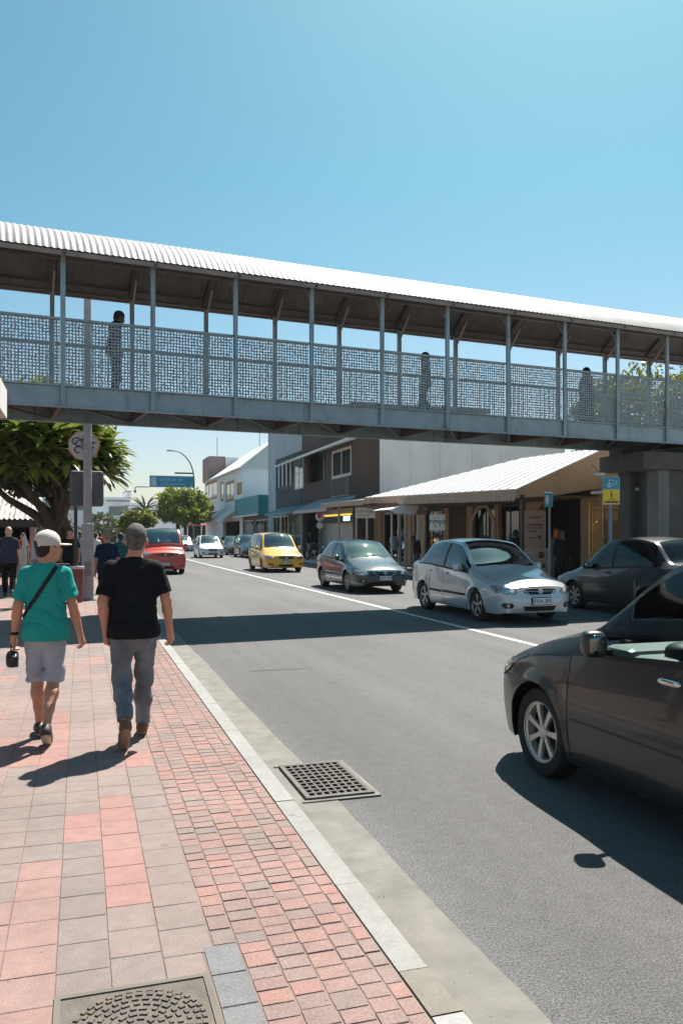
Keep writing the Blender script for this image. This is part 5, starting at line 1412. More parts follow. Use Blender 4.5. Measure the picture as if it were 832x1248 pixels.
# painted white shop board
gx = 13.9; gy = YA(gx, 445); z0, z1 = HA(gx,gy,631.5), HA(gx,gy,618.5)
t = thing('shop_board', 'white boxed shop board with faint grey capitals, left of the small awning', 'sign', (gx, gy, z0), -R(20))
hw = .52; hh = z1-z0
MB().box(-hw,hw,-.02,.02,0,hh).build('panel', mat('paper_white', (.62,.60,.60)), t)
MB().add([(-hw-.05,-.02,hh+.002),(hw,-.02,hh+.002),(hw+.5,.6,hh+.18),(-hw,.6,hh+.18)], [(0,1,2,3)]).build('slanted_top', whiter, t)
text('CATFTAORD', .17, mat('ink_grey', (.25,.23,.23), .7), t, (0,-.021,hh*.60), (R(90),0,0), 'lettering'); text('PAFTORE', .13, mat('ink_grey', (.25,.23,.23)), t, (-.1,-.021,hh*.25), (R(90),0,0), 'lettering')
# small awning kiosk
gx0, gx1 = 13.2, 15.2; ya, yb = YA(13.2, 496), YA(13.2, 478)
t = thing('small_awning', 'small pitched awning of off-white cloth between the shop board and hanging sign', 'awning', (13.3, (ya+yb)/2, .12))
zr_ = HA(13.3, ya, 611); ze_ = HA(13.3, yb, 622)
aw = MB()
xa_, xb_ = XA(ya, 476), XA(ya, 520)
ym = ya+2.2
slab_tri(aw, [(xa_,ya,ze_),(xa_+1.35,ya,zr_),(xa_+1.35,ym,zr_),(xa_,ym,ze_)], .03); slab_tri(aw, [(xa_+1.35,ya,zr_),(xb_,ya,ze_),(xb_,ym,ze_),(xa_+1.35,ym,zr_)], .03)
aw.build('cloth', mat('off_white_cloth', (.85,.78,.74), .85, var=.06), t, world=True)
MB().prism([(xa_,ze_-.22),(xa_,ze_-.035),(xa_+1.35,zr_-.035),(xb_,ze_-.035),(xb_,ze_-.22)], 'y', ya+.03, ya+.06).build('front_panel', mat('pink_cloth', (.40,.29,.26), .85), t, world=True)
MB().prism([(xa_-.05,ze_-.05),(xa_+.25,ze_-.20),(xa_+1.1,ze_-.22),(xa_+1.38,zr_-.02),(xa_+1.2,zr_+.02),(xa_+.3,ze_+.12)], 'y', ya-.02, ya+.02).build('white_drape', mat('bright_cloth', (.88,.84,.82), .85, var=.04), t, world=True)
for x in (xa_+.08, xa_+1.35, xb_-.08): MB().box(x-.03,x+.03,ya+.08,ya+.14,.12,ze_-.04).build('post', frame_w, t, world=True)
# round prohibition signs on a post by the brown shop
gx = 13.4; gy = YA(gx, 389.5)
t = thing('traffic_sign_post', 'post with two round white traffic signs, the upper one red-topped, by parked motorcycles', 'traffic sign', (gx, gy, .12), -R(30))
za, zb = HA(gx,gy,629.5)-.12, HA(gx,gy,640.5)-.12
MB().tube([(0,.03,0),(0,.03,za+.2)], .035, 8).build('post', steelp, t, smooth=40)
for z_, r_ in ((za,.27),(zb,.2)):
    f = MB().lathe([(0,0),(r_,0),(r_,.02),(0,.02)], (0,-.02,z_), 'y', 24, cap=False).build('disc', mat('sign_pink_white', (.62,.55,.55), .6), t)
MB().lathe([(0,-.03),(.26,-.03),(.26,-.022),(0,-.022)], (0,0,za+.13), 'y', 6, cap=False).build('red_rim', mat('sign_red', (.45,.05,.04), .6), t).scale = (.6,1,1)
# gold gate
gy = 21.3; x0, x1 = XA(gy,718.5), XA(gy,765); zt2 = HA(x0,gy,612)
t = thing('ornate_gate', 'ornate gold lattice gate with scrolls between the arcade wall and the bridge pier', 'gate', ((x0+x1)/2, gy, .12))
gold = mat('gold_metal', (.55,.30,.07), .35, metal=.5, var=.2, vscale=6)
gm = MB(); hw = (x1-x0)/2; H_ = zt2-.12
for x in np.linspace(-hw, hw, 15): gm.box(x-.012, x+.012, -.012, .012, .05, H_-.12 + .08*math.cos(x*3))
for z_ in (.1, H_*.42, H_-.22): gm.box(-hw, hw, -.016, .016, z_-.02, z_+.02)
for x in (-hw, -hw*.3, hw): gm.box(x-.03, x+.03, -.03, .03, .0, H_)
gm.build('frame', gold, t)
for (cx, cz, s_) in ((-hw*.65,H_*.7,.22),(-hw*.65,H_*.5,.20),(-hw*.65,H_*.25,.22),(hw*.2,H_*.7,.14),(hw*.6,H_*.7,.14)):
    sc_ = MB(); sc_.tube([(cx+s_*math.cos(a)*(1-a/9), -.03, cz+s_*math.sin(a)*(1-a/9)) for a in np.linspace(0,7,22)], .014, 6)
    sc_.build('scrollwork', gold, t)
pn = MB(); 
for k in range(5): x = -hw*.2+k*.2; pn.box(x, x+.1, .03, .04, H_*.15, H_*.8)
pn.build('back_panel', mat('grey_mesh', (.22,.22,.22), .6), t)
# shop recess behind the gate
# disc lamp at the pier
t = thing('disc_lamp', 'white disc-shaped lamp on a short arm at the left corner of the pier beam', 'lamp', (12.95, 18.9, 3.4))
q = MB(); superball(q, (XA(18.9,730)-12.95, 0, HA(13,18.9,577.5)-3.4), (.15,.15,.045), 2.2, 24, 10); q.build('shade', mat('lamp_white', (.78,.78,.76), .4), t, smooth=60)
MB().tube([(XA(18.9,730)-12.95,0,HA(13,18.9,577.5)-3.4+.04),(.04,0,.22)], .018, 6).build('arm', steelp, t)
# bin, cafe furniture on left pavement
xb = XA(20.6, 93.5)
t = thing('litter_bin', 'dark red litter bin at the foot of the grey pole', 'bin', (xb, 20.6, .1))
MB().lathe([(0,0),(.13,0),(.15,.04),(.165,.78),(.17,.82),(.15,.84),(.0,.86)], n=18, cap=False).build('body', mat('maroon_bin', (.17,.035,.045), .5, var=.15), t, smooth=40)
MB().lathe([(.17,.80),(.18,.81),(.18,.86),(.17,.87)], n=18, cap=False).build('rim', mat('pale_rim', (.45,.43,.42), .5), t, smooth=40)
t = thing('street_cabinet', 'black street cabinet standing behind the man in the teal T-shirt', 'cabinet', (XA(22.5, 72), 22.5, .1))
MB().box(-.3,.24,-.2,.2,.04,.82).build('body', frame_d, t, bevel=.02); MB().box(-.32,.26,-.22,.22,.822,.86).build('lid', frame_d, t); MB().box(-.28,.22,-.18,.18,0,.038).build('plinth', conc, t)
t = thing('market_table', 'table with a pale cloth and goods on the left pavement beside the bald man', 'table', (XA(25, 38), 25, .1))
MB().box(-.5,.6,-.35,.35,.70,.74).build('tabletop', mat('table_cloth', (.62,.45,.34), .85), t); MB().box(-.51,.61,-.36,-.352,.42,.72).build('cloth_drop', mat('table_cloth', (.62,.45,.34)), t)
for x in (-.45,.55):
    for y in (-.3,.3): MB().box(x-.02,x+.02,y-.02,y+.02,0,.699).build('leg', frame_d, t)
for i,(x,y,c,lb) in enumerate(((-.35,-.1,(.5,.08,.05),'red'),(-.05,.1,(.55,.5,.45),'cream'),(.3,-.05,(.1,.2,.35),'blue'))):
    g_ = thing('goods_box', f'{lb} box of goods lying on the cloth-covered market table', 'box', (XA(25,38)+x, 25+y, .84)); 
    q = MB(); q.box(-.11,.11,-.09,.09,.0,.14); q.build('box', mat('goods_'+lb, c, .7), g_, bevel=.01); MB().box(-.115,.115,-.095,.095,.142,.165).build('lid', mat('goods_'+lb, c), g_)
t = thing('folded_parasol', 'folded white and red parasol leaning on the market table beside the bald man', 'parasol', (XA(24.3, 30.5), 24.3, .1))
MB().tube([(0,0,.5),(0,0,.9),(.01,0,1.4),(0,0,1.62)], [.10,.12,.07,.02], 10).build('canopy', mat('parasol_white', (.6,.58,.56), .8), t, smooth=50)
MB().tube([(.09,-.06,.45),(.06,-.05,1.3)], [.05,.02], 8).build('red_panel', mat('parasol_red', (.45,.10,.07), .8), t, smooth=50)
MB().tube([(0,0,0),(0,0,.51)], .02, 8).build('pole', frame_d, t); MB().lathe([(.18,0),(.18,.05),(.03,.07),(0,.07)], n=14).build('base', frame_d, t)
# motorcycle
def motorcycle(loc, rz, label, colr):
    t = thing('motorcycle', label, 'motorcycle', loc, rz)
    for x in (.68,-.66):
        wq_ = thing('wheel', None, None, (x,0,.31)); wq_.parent = t; del_ = [wq_.pop(k, None) for k in ('label','category')]
        MB().lathe([(.23,-.04),(.29,-.055),(.31,-.02),(.31,.02),(.29,.055),(.23,.04)], axis='y', n=24, cap=False).build('tyre', RUBBER, wq_, smooth=40)
        sp = MB()
        for k in range(8): a = k*math.pi/4; sp.beam((0,0,0),(.24*math.cos(a),0,.24*math.sin(a)),.014,.014)
        sp.build('rim', ALLOY, wq_)
    b = MB(); superball(b, (.12,0,.80), (.26,.13,.13), 2.6); superball(b, (-.28,0,.80), (.34,.12,.055), 3); b.build('tank_and_seat', colr, t, smooth=50)
    b = MB(); superball(b, (.02,0,.48), (.2,.14,.18), 3); b.build('engine', steelp, t, smooth=50)
    b = MB(); b.tube([(.68,.09,.31),(.45,.09,.95)], .025, 8); b.tube([(.68,-.09,.31),(.45,-.09,.95)], .025, 8); b.tube([(.4,-.33,1.02),(.48,-.1,.98),(.48,.1,.98),(.4,.33,1.02)], .016, 8); b.build('fork_and_handlebar', ALLOY, t, smooth=50)
    b = MB(); superball(b, (.56,0,.88), (.08,.09,.09), 2.3); b.build('headlight', LENS, t, smooth=50)
    b = MB(); b.tube([(.45,0,.9),(.1,0,.62),(-.3,0,.45),(-.66,0,.31)], .03, 8); b.tube([(.1,-.14,.3),(-.7,-.16,.36)], .045, 10); b.build('frame', frame_d, t, smooth=50)
    return t
motorcycle((13.6, YA(13.6,384), .12), R(120), 'black motorcycle parked at the far kerb just right of the yellow hatchback', BLACKP)
motorcycle((13.7, YA(13.7,396), .12), R(100), 'silver motorcycle parked below the two round white traffic signs', mat('grey_metal_paint', (.3,.3,.32), .3, metal=.5))
# ================================================================ trees
def leaf_mat(name, c0, c1, tr=.35, rough=.45):
    m = bpy.data.materials.new(name); m.use_nodes = True; n = m.node_tree; b = n.nodes['Principled BSDF']; o = n.nodes['Material Output']
    at = n.nodes.new('ShaderNodeAttribute'); at.attribute_name = 'rnd'
    cr = n.nodes.new('ShaderNodeValToRGB'); e = cr.color_ramp.elements
    e[0].color = (*c0,1); e[1].color = (*c1,1); n.links.new(at.outputs['Fac'], cr.inputs[0])
    n.links.new(cr.outputs[0], b.inputs['Base Color']); b.inputs['Roughness'].default_value = rough
    t = n.nodes.new('ShaderNodeBsdfTranslucent'); n.links.new(cr.outputs[0], t.inputs[0])
    mx = n.nodes.new('ShaderNodeMixShader'); mx.inputs[0].default_value = tr
    n.links.new(b.outputs[0], mx.inputs[1]); n.links.new(t.outputs[0], mx.inputs[2]); n.links.new(mx.outputs[0], o.inputs[0])
    return m
bark = mat('bark', (.13,.095,.075), .95, var=.35, vscale=6, bump=.8, bscale=14)
barkd = mat('bark_dark', (.07,.052,.042), .95, var=.35, vscale=6, bump=.8, bscale=14)
def small_leaves(blobs, n, size, r, hollow=.55):
    """blobs: (cx,cy,cz,rx,ry,rz); leaves on clumps spread through every blob"""
    V = []; tot = sum(b[3]*b[5] for b in blobs); A = []
    for b in blobs:
        nb = int(n*b[3]*b[5]/tot); ncl = max(10, nb//45)
        cd_ = r.normal(size=(ncl,3)); cd_ /= np.linalg.norm(cd_,axis=1)[:,None]
        rad = r.uniform(hollow,1.0,ncl)**.5; cc = cd_*rad[:,None]*np.array(b[3:6]) + np.array(b[:3])
        k = r.integers(0,ncl,nb); p = cc[k] + r.normal(size=(nb,3))*np.array([.13,.13,.09])*max(b[3],.8)*.9
        V.append(p); A.append(np.clip(r.uniform(0,.6,ncl)[k]+r.uniform(0,.4,nb),0,1))
    P = np.concatenate(V); A = np.concatenate(A); N = len(P)
    d = r.normal(size=(N,3)); d[:,2] -= .2; d /= np.linalg.norm(d,axis=1)[:,None]
    u = r.normal(size=(N,3)); u -= d*(u*d).sum(1)[:,None]; u /= np.linalg.norm(u,axis=1)[:,None]
    s = size*r.uniform(.6,1.3,(N,1)); w_ = s*.32
    q = np.stack([P, P+d*s*.5+u*w_, P+d*s, P+d*s*.5-u*w_], 1).reshape(-1,3)
    return q, np.arange(4*N).reshape(-1,4), A
def rosette_leaves(cents, per, L, W_, r):
    Vs=[];Fs=[];A=[];o=0
    for c, out_ in cents:
        hue = r.uniform(0,.5)
        for k in range(per):
            az = r.uniform(0,2*math.pi); el = r.uniform(-.2,1.2); d = np.array([math.cos(az)*math.cos(el), math.sin(az)*math.cos(el), math.sin(el)]) + out_*.5
            d /= np.linalg.norm(d); l = L*r.uniform(.7,1.2); ww = W_*r.uniform(.8,1.2)
            sd = np.cross(d, [0,0,1]); sd /= max(np.linalg.norm(sd),1e-4); p = np.array(c) + r.normal(size=3)*.04; dd = d.copy(); nseg = 4
            prof_ = [.35,.9,1.0,.7,.06]
            for s_ in range(nseg+1):
                Vs += [p+sd*ww*prof_[s_]*.5, p+np.array([0,0,-.012*L/.4])*(0<s_<nseg), p-sd*ww*prof_[s_]*.5]
                p = p + dd*l/nseg; dd = dd + np.array([0,0,-.30]); dd /= np.linalg.norm(dd)
            for s_ in range(nseg):
                a = o+3*s_; Fs += [(a,a+1,a+4,a+3),(a+1,a+2,a+5,a+4)]
            A += [min(1,max(0,hue+r.uniform(0,.55)))]*(2*nseg); o += 3*(nseg+1)
    return np.array(Vs), np.array(Fs), A
def limbs(mb, base, tips, r0, fork, rr_, rs, bend=.25):
    """tapered trunk to the fork then limbs to each tip"""
    b = Vector(base); f = Vector(fork)
    mid = b.lerp(f, .5) + Vector((rs.uniform(-.06,.06), rs.uniform(-.06,.06), 0))
    mb.tube([b-Vector((0,0,.05)), b+Vector((0,0,.12)), mid, f], [r0*1.45, r0*1.12, r0*.92, r0*.85], 14)
    for t_ in tips:
        t_ = Vector(t_); m1 = f.lerp(t_, .45) + Vector((rs.uniform(-bend,bend), rs.uniform(-bend,bend), rs.uniform(0,bend)))
        mb.tube([f-Vector((0,0,r0*.4)), f.lerp(m1,.5)+Vector((0,0,.03)), m1, m1.lerp(t_,.6), t_], [rr_, rr_*.85, rr_*.62, rr_*.4, rr_*.14], 9)
rs = random.Random(5)
# big left tree with long strap leaves
tb = Vector((XA(27.5,70), 27.5, .1))
BT = thing('broadleaf_tree', 'big tree with long glossy strap leaves and a thick forked trunk at the left edge', 'tree', tb)
r = np.random.default_rng(21)
z0 = 1.65
cents = []; tips = []
for k in range(190):
    az = r.uniform(0,2*math.pi); el = math.asin(r.uniform(-.45,1)); rad = r.uniform(.55,1)**.5
    o = np.array([math.cos(az)*math.cos(el), math.sin(az)*math.cos(el), math.sin(el)])
    c = np.array([-.75,0,4.2]) + o*np.array([2.45,2.4,1.7])*rad
    if c[2] < 2.2 + .25*abs(c[0]): continue
    cents.append((c, o))
V, F, A = rosette_leaves(cents[::1], 12, .95, .235, r)
np_mesh('crown', V, F, leaf_mat('strap_leaf', (.06,.10,.014), (.27,.31,.05), .5, .35), BT, smooth=True, attr=A)
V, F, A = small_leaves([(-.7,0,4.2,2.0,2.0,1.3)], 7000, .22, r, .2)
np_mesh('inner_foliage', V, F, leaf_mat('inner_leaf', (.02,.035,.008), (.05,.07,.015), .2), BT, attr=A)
mb = MB(); tips = [tuple(cents[i][0]*.9+np.array([0,0,.3])) for i in range(0, len(cents), 13)]
limbs(mb, (0,0,0), tips[:7], .27, (-.05,0,1.8), .16, rs, .4); limbs(mb, (.16,.05,0), tips[9:15], .18, (.32,0,1.8), .12, rs, .4)
mb.build('trunk', barkd, BT, smooth=60)
# round street tree
def round_tree(name, label, X_, Y_, blobs, n, size, c0, c1, tr_r, fork_z, seed, group=None, z=.1, tr=.45):
    t = thing(name, label, 'tree', (X_, Y_, z), 0, group); r = np.random.default_rng(seed)
    V, F, A = small_leaves(blobs, n, size, r)
    np_mesh('crown', V, F, leaf_mat('leaf_%d' % seed, c0, c1, tr), t, attr=A)
    mb = MB(); limbs(mb, (0,0,0), [(b[0]+rs.uniform(-.3,.3)*b[3], b[1], b[2]+b[5]*.2) for b in blobs for _ in range(2)], tr_r, (0,0,fork_z), tr_r*.6, rs)
    mb.build('trunk', barkd, t, smooth=60); return t
Y_ = 88; X_ = XA(Y_, 217); sc_ = ZD(X_, Y_)/1000
def bl(px, py, rx, ry, dy=0, cx=X_, cy=Y_, s=sc_): return ((px-217)*s*1.0, dy, (650-py)*s+1.65, rx*s, rx*s*.9, ry*s)
round_tree('street_tree', 'round-crowned green street tree under the blue overhead sign', X_, Y_,
    [bl(222,612,26,17), bl(206,624,13,12,-1), bl(243,620,16,16,1), bl(226,625,26,12,-1), bl(212,606,16,10,1)], 15000, .34, (.06,.10,.012), (.30,.33,.035), .26, 2.6, 31)
Y_ = 70; X2 = XA(Y_, 166); s2 = ZD(X2, Y_)/1000
def bl2(px, py, rx, ry, dy=0): return ((px-166)*s2, dy, (650-py)*s2+1.65, rx*s2, rx*s2*.9, ry*s2)
round_tree('small_tree', 'low yellow-green bushy tree behind the men, left of the round street tree', X2, Y_,
    [bl2(166,634,18,11), bl2(178,632,13,10,.6), bl2(154,640,10,9,-.4)], 6500, .26, (.07,.09,.01), (.28,.29,.04), .12, 1.0, 32)
# spiky palm between them
Xp = XA(105,172); t = thing('palm_tree', 'dark spiky palm sticking out to the left of the round street tree', 'tree', (Xp, 105, .1))
r = np.random.default_rng(4); V, F, A = rosette_leaves([(np.array([.5,0,4.4]), np.array([0,0,.3]))], 46, 2.6, .3, r)
np_mesh('crown', V, F, leaf_mat('palm_leaf', (.02,.035,.02), (.06,.09,.04), .2), t, smooth=True, attr=A)
MB().tube([(0,0,0),(.2,0,2.2),(.5,0,4.4)], [.3,.22,.2], 10).build('trunk', bark, t, smooth=60)
# trees behind the arcade on the right
for i, (px, Y, top, rad, lb) in enumerate(((792, 43, 447, 3.3, 'tall yellow-green tree seen over the bridge rail at the right edge'), (862, 40, 452, 3.4, 'tall tree just outside the right edge beyond the bridge'), (748, 47, 462, 2.2, 'smaller tree peeking over the bridge rail left of the tall yellow-green tree'))):
    X_ = XA(Y, px); h = HA(X_, Y, top)
    round_tree('tall_tree', lb, X_, Y, [(0,0,h-rad*.75,rad,rad,rad*.75),(rad*.7,0,h-rad*1.3,rad*.8,rad*.8,rad*.6),(-rad*.7,.3,h-rad*1.35,rad*.75,rad*.7,rad*.6),(0,-.3,h-rad*1.9,rad*.9,rad*.8,rad*.6)], 9000, .30, (.05,.07,.008), (.24,.24,.04), .3, h*.45, 50+i, 'trees behind the arcade')
# distant tree line
for i, (px, Y, top, rad) in enumerate(((122,150,628,3.0),(140,160,640,3.0),(60,140,620,4.5),(20,150,615,5.0),(252,130,620,3.2),(150,180,634,4.0))):
    X_ = XA(Y, px); h = HA(X_, Y, top)
    lb = ['dusty green tree left of the distant pale building','low distant shrubby tree under the dark window band','distant tree between the shop and the big tree trunk','distant tree behind the corrugated-roof shop','dark tree against the white building beside the round street tree','farthest low tree at the end of the street'][i]
    round_tree('distant_tree', lb, X_, Y, [(0,0,h-rad*.6,rad,rad,rad*.6),(rad*.5,0,h-rad,rad*.8,rad*.8,rad*.5)], 1600, .6, (.03,.045,.012), (.11,.13,.035), .25, max(.6,h-rad*1.4), 70+i)
# ================================================================ people
skin = mat('skin_tan', (.55,.25,.155), .55, var=.08, vscale=6, bump=.1, bscale=60)
skin2 = mat('skin_light', (.60,.36,.26), .55, var=.08, vscale=6, bump=.1, bscale=60)
skin3 = mat('skin_dark', (.10,.055,.04), .55, var=.08, vscale=6)
def cloth(name, c, bump=.35, bs=90, var=.08, rough=.9): return mat('cloth_' + name, c, rough, var=var, vscale=5, bump=bump, bscale=bs, spec=.25)
V3 = lambda *a: np.array(a, float)
def limb_pts(J, s): return J['sh'+s], J['el'+s], J['wr'+s]
HS = 1.07
BASE = dict(pel=(0,0,.95), chest=(0,.0,1.26), neck=(0,.0,1.455), head=(0,.015,1.60), shL=(-.165,0,1.385), shR=(.165,0,1.385), elL=(-.235,-.04,1.12), elR=(.235,-.04,1.12),
    wrL=(-.245,.03,.88), wrR=(.245,.03,.88), hipL=(-.095,0,.92), hipR=(.095,0,.92), knL=(-.10,.04,.50), knR=(.10,.02,.50), anL=(-.10,.0,.09), anR=(.10,-.02,.09),
    toL=(-.115,.17,.03), toR=(.115,.15,.03))
def rotz(v, a): c, s = math.cos(a), math.sin(a); return V3(v[0]*c-v[1]*s, v[0]*s+v[1]*c, v[2])
def hand(f, wr, el, sgn, cell, fine, curl=.5, k=.012):
    """palm, four unequal bent fingers and a side thumb, hanging along the forearm direction"""
    d = wr-el; d /= np.linalg.norm(d)
    side = V3(0,1,0) - d*d[1]; side /= np.linalg.norm(side)      # thumb side = forward
    inn = np.cross(d, side)*1.0; 
    if inn[0]*sgn > 0: inn = -inn                                 # palm faces the thigh
    pc = wr + d*.045
    f.cone(wr-d*.01, wr+d*.085, .024, .030, k=.012, flat=None)
    for q in (-1, 1): f.cone(wr+d*.03+side*.018*q, wr+d*.085+side*.024*q, .014, .014, k=.010)
    lens = (.070,.080,.075,.058)
    for i in range(4):
        o = wr + d*.083 + side*(.027-.018*i); L = lens[i]; d1 = d*math.cos(curl*.6)+inn*math.sin(curl*.6); d2 = d*math.cos(curl*1.7)+inn*math.sin(curl*1.7); d3 = d*math.cos(curl*2.5)+inn*math.sin(curl*2.5)
        p1 = o+d1*L*.48; p2 = p1+d2*L*.30; p3 = p2+d3*L*.24
        f.cone(o, p1, .0095, .0088, k=.003); f.cone(p1, p2, .0088, .0082, k=.003); f.cone(p2, p3, .0082, .0070, k=.003)
    o = wr + d*.028 + side*.024; t1 = o + (d*.62+side*.6+inn*.35)*.042; t2 = t1+(d*.9+side*.1+inn*.4)*.032
    f.cone(o, t1, .0135, .0105, k=.006); f.cone(t1, t2, .0105, .0085, k=.003)
def person(label, loc, rz, height=1.72, pose=None, fat=1.0, wide=1.0, skinm=skin, top=None, topm=None, sleeve='short', hem=.84, legs='trousers', legm=None, leg_end=.10, hair='short', hairm=None, shoes=None, solem=None, cell=.012, head_yaw=0, head_pitch=0, group=None, name='person', curl=.5, legw=1.0, neckhole=.075):
    J = {k: V3(*v) for k, v in BASE.items()}
    for s in ('sh','el','wr','hip'): 
        for d in ('L','R'): J[s+d][0] *= wide
    if pose:
        for k, v in pose.items(): J[k] = V3(*v)
    t = thing(name, label, 'person', loc, rz, group); S_ = height/1.72; t.scale = (S_*.95,S_,S_)
    P = np.array(list(J.values())); lo = P.min(0) - [.16,.22,.10]; hi = P.max(0) + [.16,.22,.20]; lo[2] = -.02
    fine = cell < .009
    # ---- body
    f = Field(lo, hi, cell)
    hc = J['head']; hr = lambda v: hc + rotz(V3(*v), head_yaw)
    cp, sp = math.cos(head_pitch), math.sin(head_pitch)
    def H_(v): x,y,z = [HS*q for q in v]; return hr((x, y*cp - z*sp, y*sp + z*cp))
    Rm = np.array([[math.cos(head_yaw), -math.sin(head_yaw), 0],[math.sin(head_yaw), math.cos(head_yaw), 0],[0,0,1]])
    f.ell(H_((0,-.008,.025)), (.081,.102,.098), .0, Rm)
    f.ell(H_((0,.028,-.045)), (.062,.073,.077), .03, Rm); f.ell(H_((0,.070,-.088)), (.030,.024,.022), .02, Rm)
    f.cone(H_((0,.095,.005)), H_((0,.112,-.028)), .010, .014, .012)              # nose
    for q in (-1,1):
        f.ell(H_((.080*q,-.005,-.012)), (.012,.022,.033), .006, Rm)               # ears
        f.ell(H_((.032*q,.083,.018)), (.017,.012,.009), .008, Rm)                 # brow / eye
    f.ell(H_((0,.092,-.052)), (.024,.012,.009), .006, Rm)                         # lips
    nk = J['neck']; f.cone(H_((0,-.02,-.05)), nk+V3(0,-.012,-.03), .054*math.sqrt(fat), .062*math.sqrt(fat), .03)
    ch, pe = J['chest'], J['pel']
    f.cone(ch+V3(0,0,.07), ch+V3(0,0,-.12), .150*fat*wide, .140*fat*wide, .05, flat=(1,1.45,1)); f.cone(ch+V3(0,0,-.1), pe, .140*fat*wide, .150*fat*wide, .05, flat=(1,1.35,1))
    for s in 'LR': f.cone(nk+V3(0,-.012,-.035), J['sh'+s]+V3(0,0,-.018), .050, .036, .02)
    f.cone(nk+V3(0,-.01,-.01), (J['shL']+J['shR'])/2+V3(0,0,-.045), .052, .085, .03, flat=(1,1.2,1))
    for s, sg in (('L',-1),('R',1)):
        sh, el, wr = limb_pts(J, s)
        fa = math.sqrt(fat)
        f.cone(sh+V3(0,0,-.02), sh+(el-sh)*.5, .041*fa, .046*fa, .02); f.cone(sh+(el-sh)*.5, el, .046*fa, .042*fa, .015); f.cone(el, el+(wr-el)*.35, .042*fa, .043*fa, .015); f.cone(el+(wr-el)*.3, wr, .042*fa, .026, .015)
        hand(f, wr, el, sg, cell, fine, curl)
        hp, kn, an, to = J['hip'+s], J['kn'+s], J['an'+s], J['to'+s]; d_ = an-kn
        cf = .78 if legs != 'shorts' else 1.0
        f.cone(hp, kn, .078*fa*wide, .056*fa*cf, .03)
        f.cone(kn, kn+d_*.30+V3(0,-.016,0), .050*fa*cf, .060*fa*cf, .02); f.cone(kn+d_*.30+V3(0,-.016,0), kn+d_*.62+V3(0,-.008,0), .060*fa*cf, .043*fa*cf, .02); f.cone(kn+d_*.6+V3(0,-.006,0), an, .043*fa*cf, .033, .02)
        fd_ = to-an; heel = an - V3(fd_[0], fd_[1], 0)*.28 + V3(0,0,-.035)
        f.cone(an, heel+V3(0,0,.0), .034, .032, .02); f.cone(heel, to, .032, .028, .02, flat=None)
    f.build('body', skinm, t)
    out = {}
    # ---- top
    def arms(f, ext, lens_, ra, k=.04):
        for s in 'LR':
            sh, el, wr = limb_pts(J, s)
            if lens_ == 'short': e = sh+(el-sh)*.82; f.cone(sh+V3(0,0,-.012), e, .058*ra, .062*ra+.006, k, cut=True)
            else: f.cone(sh, el, .066*ra, .056*ra, k); f.cone(el, wr, .056*ra, .042*ra, .02, cut=True)
    if topm is not None:
        f = Field(lo, hi, cell); ra = math.sqrt(fat)
        f.cone(ch+V3(0,-.004,.07), ch+V3(0,-.004,-.12), .168*fat*wide, .162*fat*wide, .05, flat=(1,1.42,1)); f.cone(ch+V3(0,-.004,-.1), V3(pe[0],pe[1]-.006,hem-.05), .162*fat*wide, .178*fat*wide, .05, flat=(1,1.36,1))
        [f.cone(nk+V3(0,-.014,-.040), J['sh'+s]+V3(0,0,-.010), .070*ra, .058*ra, .03) for s in 'LR']; f.cone(nk+V3(0,-.014,-.02), (J['shL']+J['shR'])/2+V3(0,0,-.03), .066*ra, .112, .04, flat=(1,1.2,1))
        for s in 'LR': f.cone(V3(pe[0]+(-1 if s=='L' else 1)*.075*fat*wide,pe[1]-.012,pe[2]+.10), J['hip'+s]+V3(0,-.012,-.12), .115*ra*wide, .128*ra*wide, .05)
        f.ell(V3(pe[0],pe[1]-.045,hem+.07), (.185*fat*wide,.125*fat,.15), .05)
        arms(f, 0, sleeve, ra)
        if cell < .013: f.wrinkle(.0058, 27, seed=len(label)); f.folds(.011, len(label), hem+.16)
        f.cutplane((0,0,hem), (0,.03,-1)); f.cutplane(tuple(nk+V3(0,-.05,.012)), (0,.35,.94))
        out['top'] = f.build('t_shirt' if sleeve == 'short' else 'jacket', topm, t)
    # ---- legs
    if legm is not None:
        f = Field(lo, hi, cell); ra = math.sqrt(fat)
        f.cone(V3(pe[0],pe[1],pe[2]+.03), V3(pe[0],pe[1]-.01,pe[2]-.06), .152*fat*wide, .160*fat*wide, .05, flat=(1,1.34,1))
        for s in 'LR':
            hp, kn, an = J['hip'+s], J['kn'+s], J['an'+s]
            if legs == 'shorts':
                e = hp+(kn-hp)*1.02; f.cone(hp+V3(0,0,.0), e, .096*ra*wide, .082*ra*legw, .018, cut=True)
            else:
                f.cone(hp, kn, .102*ra*wide, .076*ra*legw, .03); e = kn+(an-kn)*((kn[2]-leg_end)/max(kn[2]-an[2],.05) if an[2] < .15 else .92)
                f.cone(kn, kn+(an-kn)*.45, .074*ra*legw, .070*ra*legw, .03); f.cone(kn+(an-kn)*.42, e, .070*ra*legw, .060*legw, .03, cut=True)
        f.cutplane((0,0,pe[2]+.045), (0,0,1))
        if cell < .013: f.wrinkle(.004, 34, seed=2+len(label)); f.folds(.010, 1+len(label), .5)
        out['legs'] = f.build('shorts' if legs == 'shorts' else 'trousers', legm, t)
    if legs == 'robe':
        f = Field(lo, hi, cell); f.cone(V3(0,0,1.30), V3(0,0,.05), .17, .26, .05, flat=(1,1.3,1), cut=True); f.cone(J['shL'], J['shR'], .075, .075, .06)
        f.cone(hc+V3(0,-.01,.02), nk+V3(0,0,-.06), .115, .13, .05); arms(f, 0, 'long', 1.15); f.wrinkle(.004, 12)
        f.build('robe', topm or hairm, t)
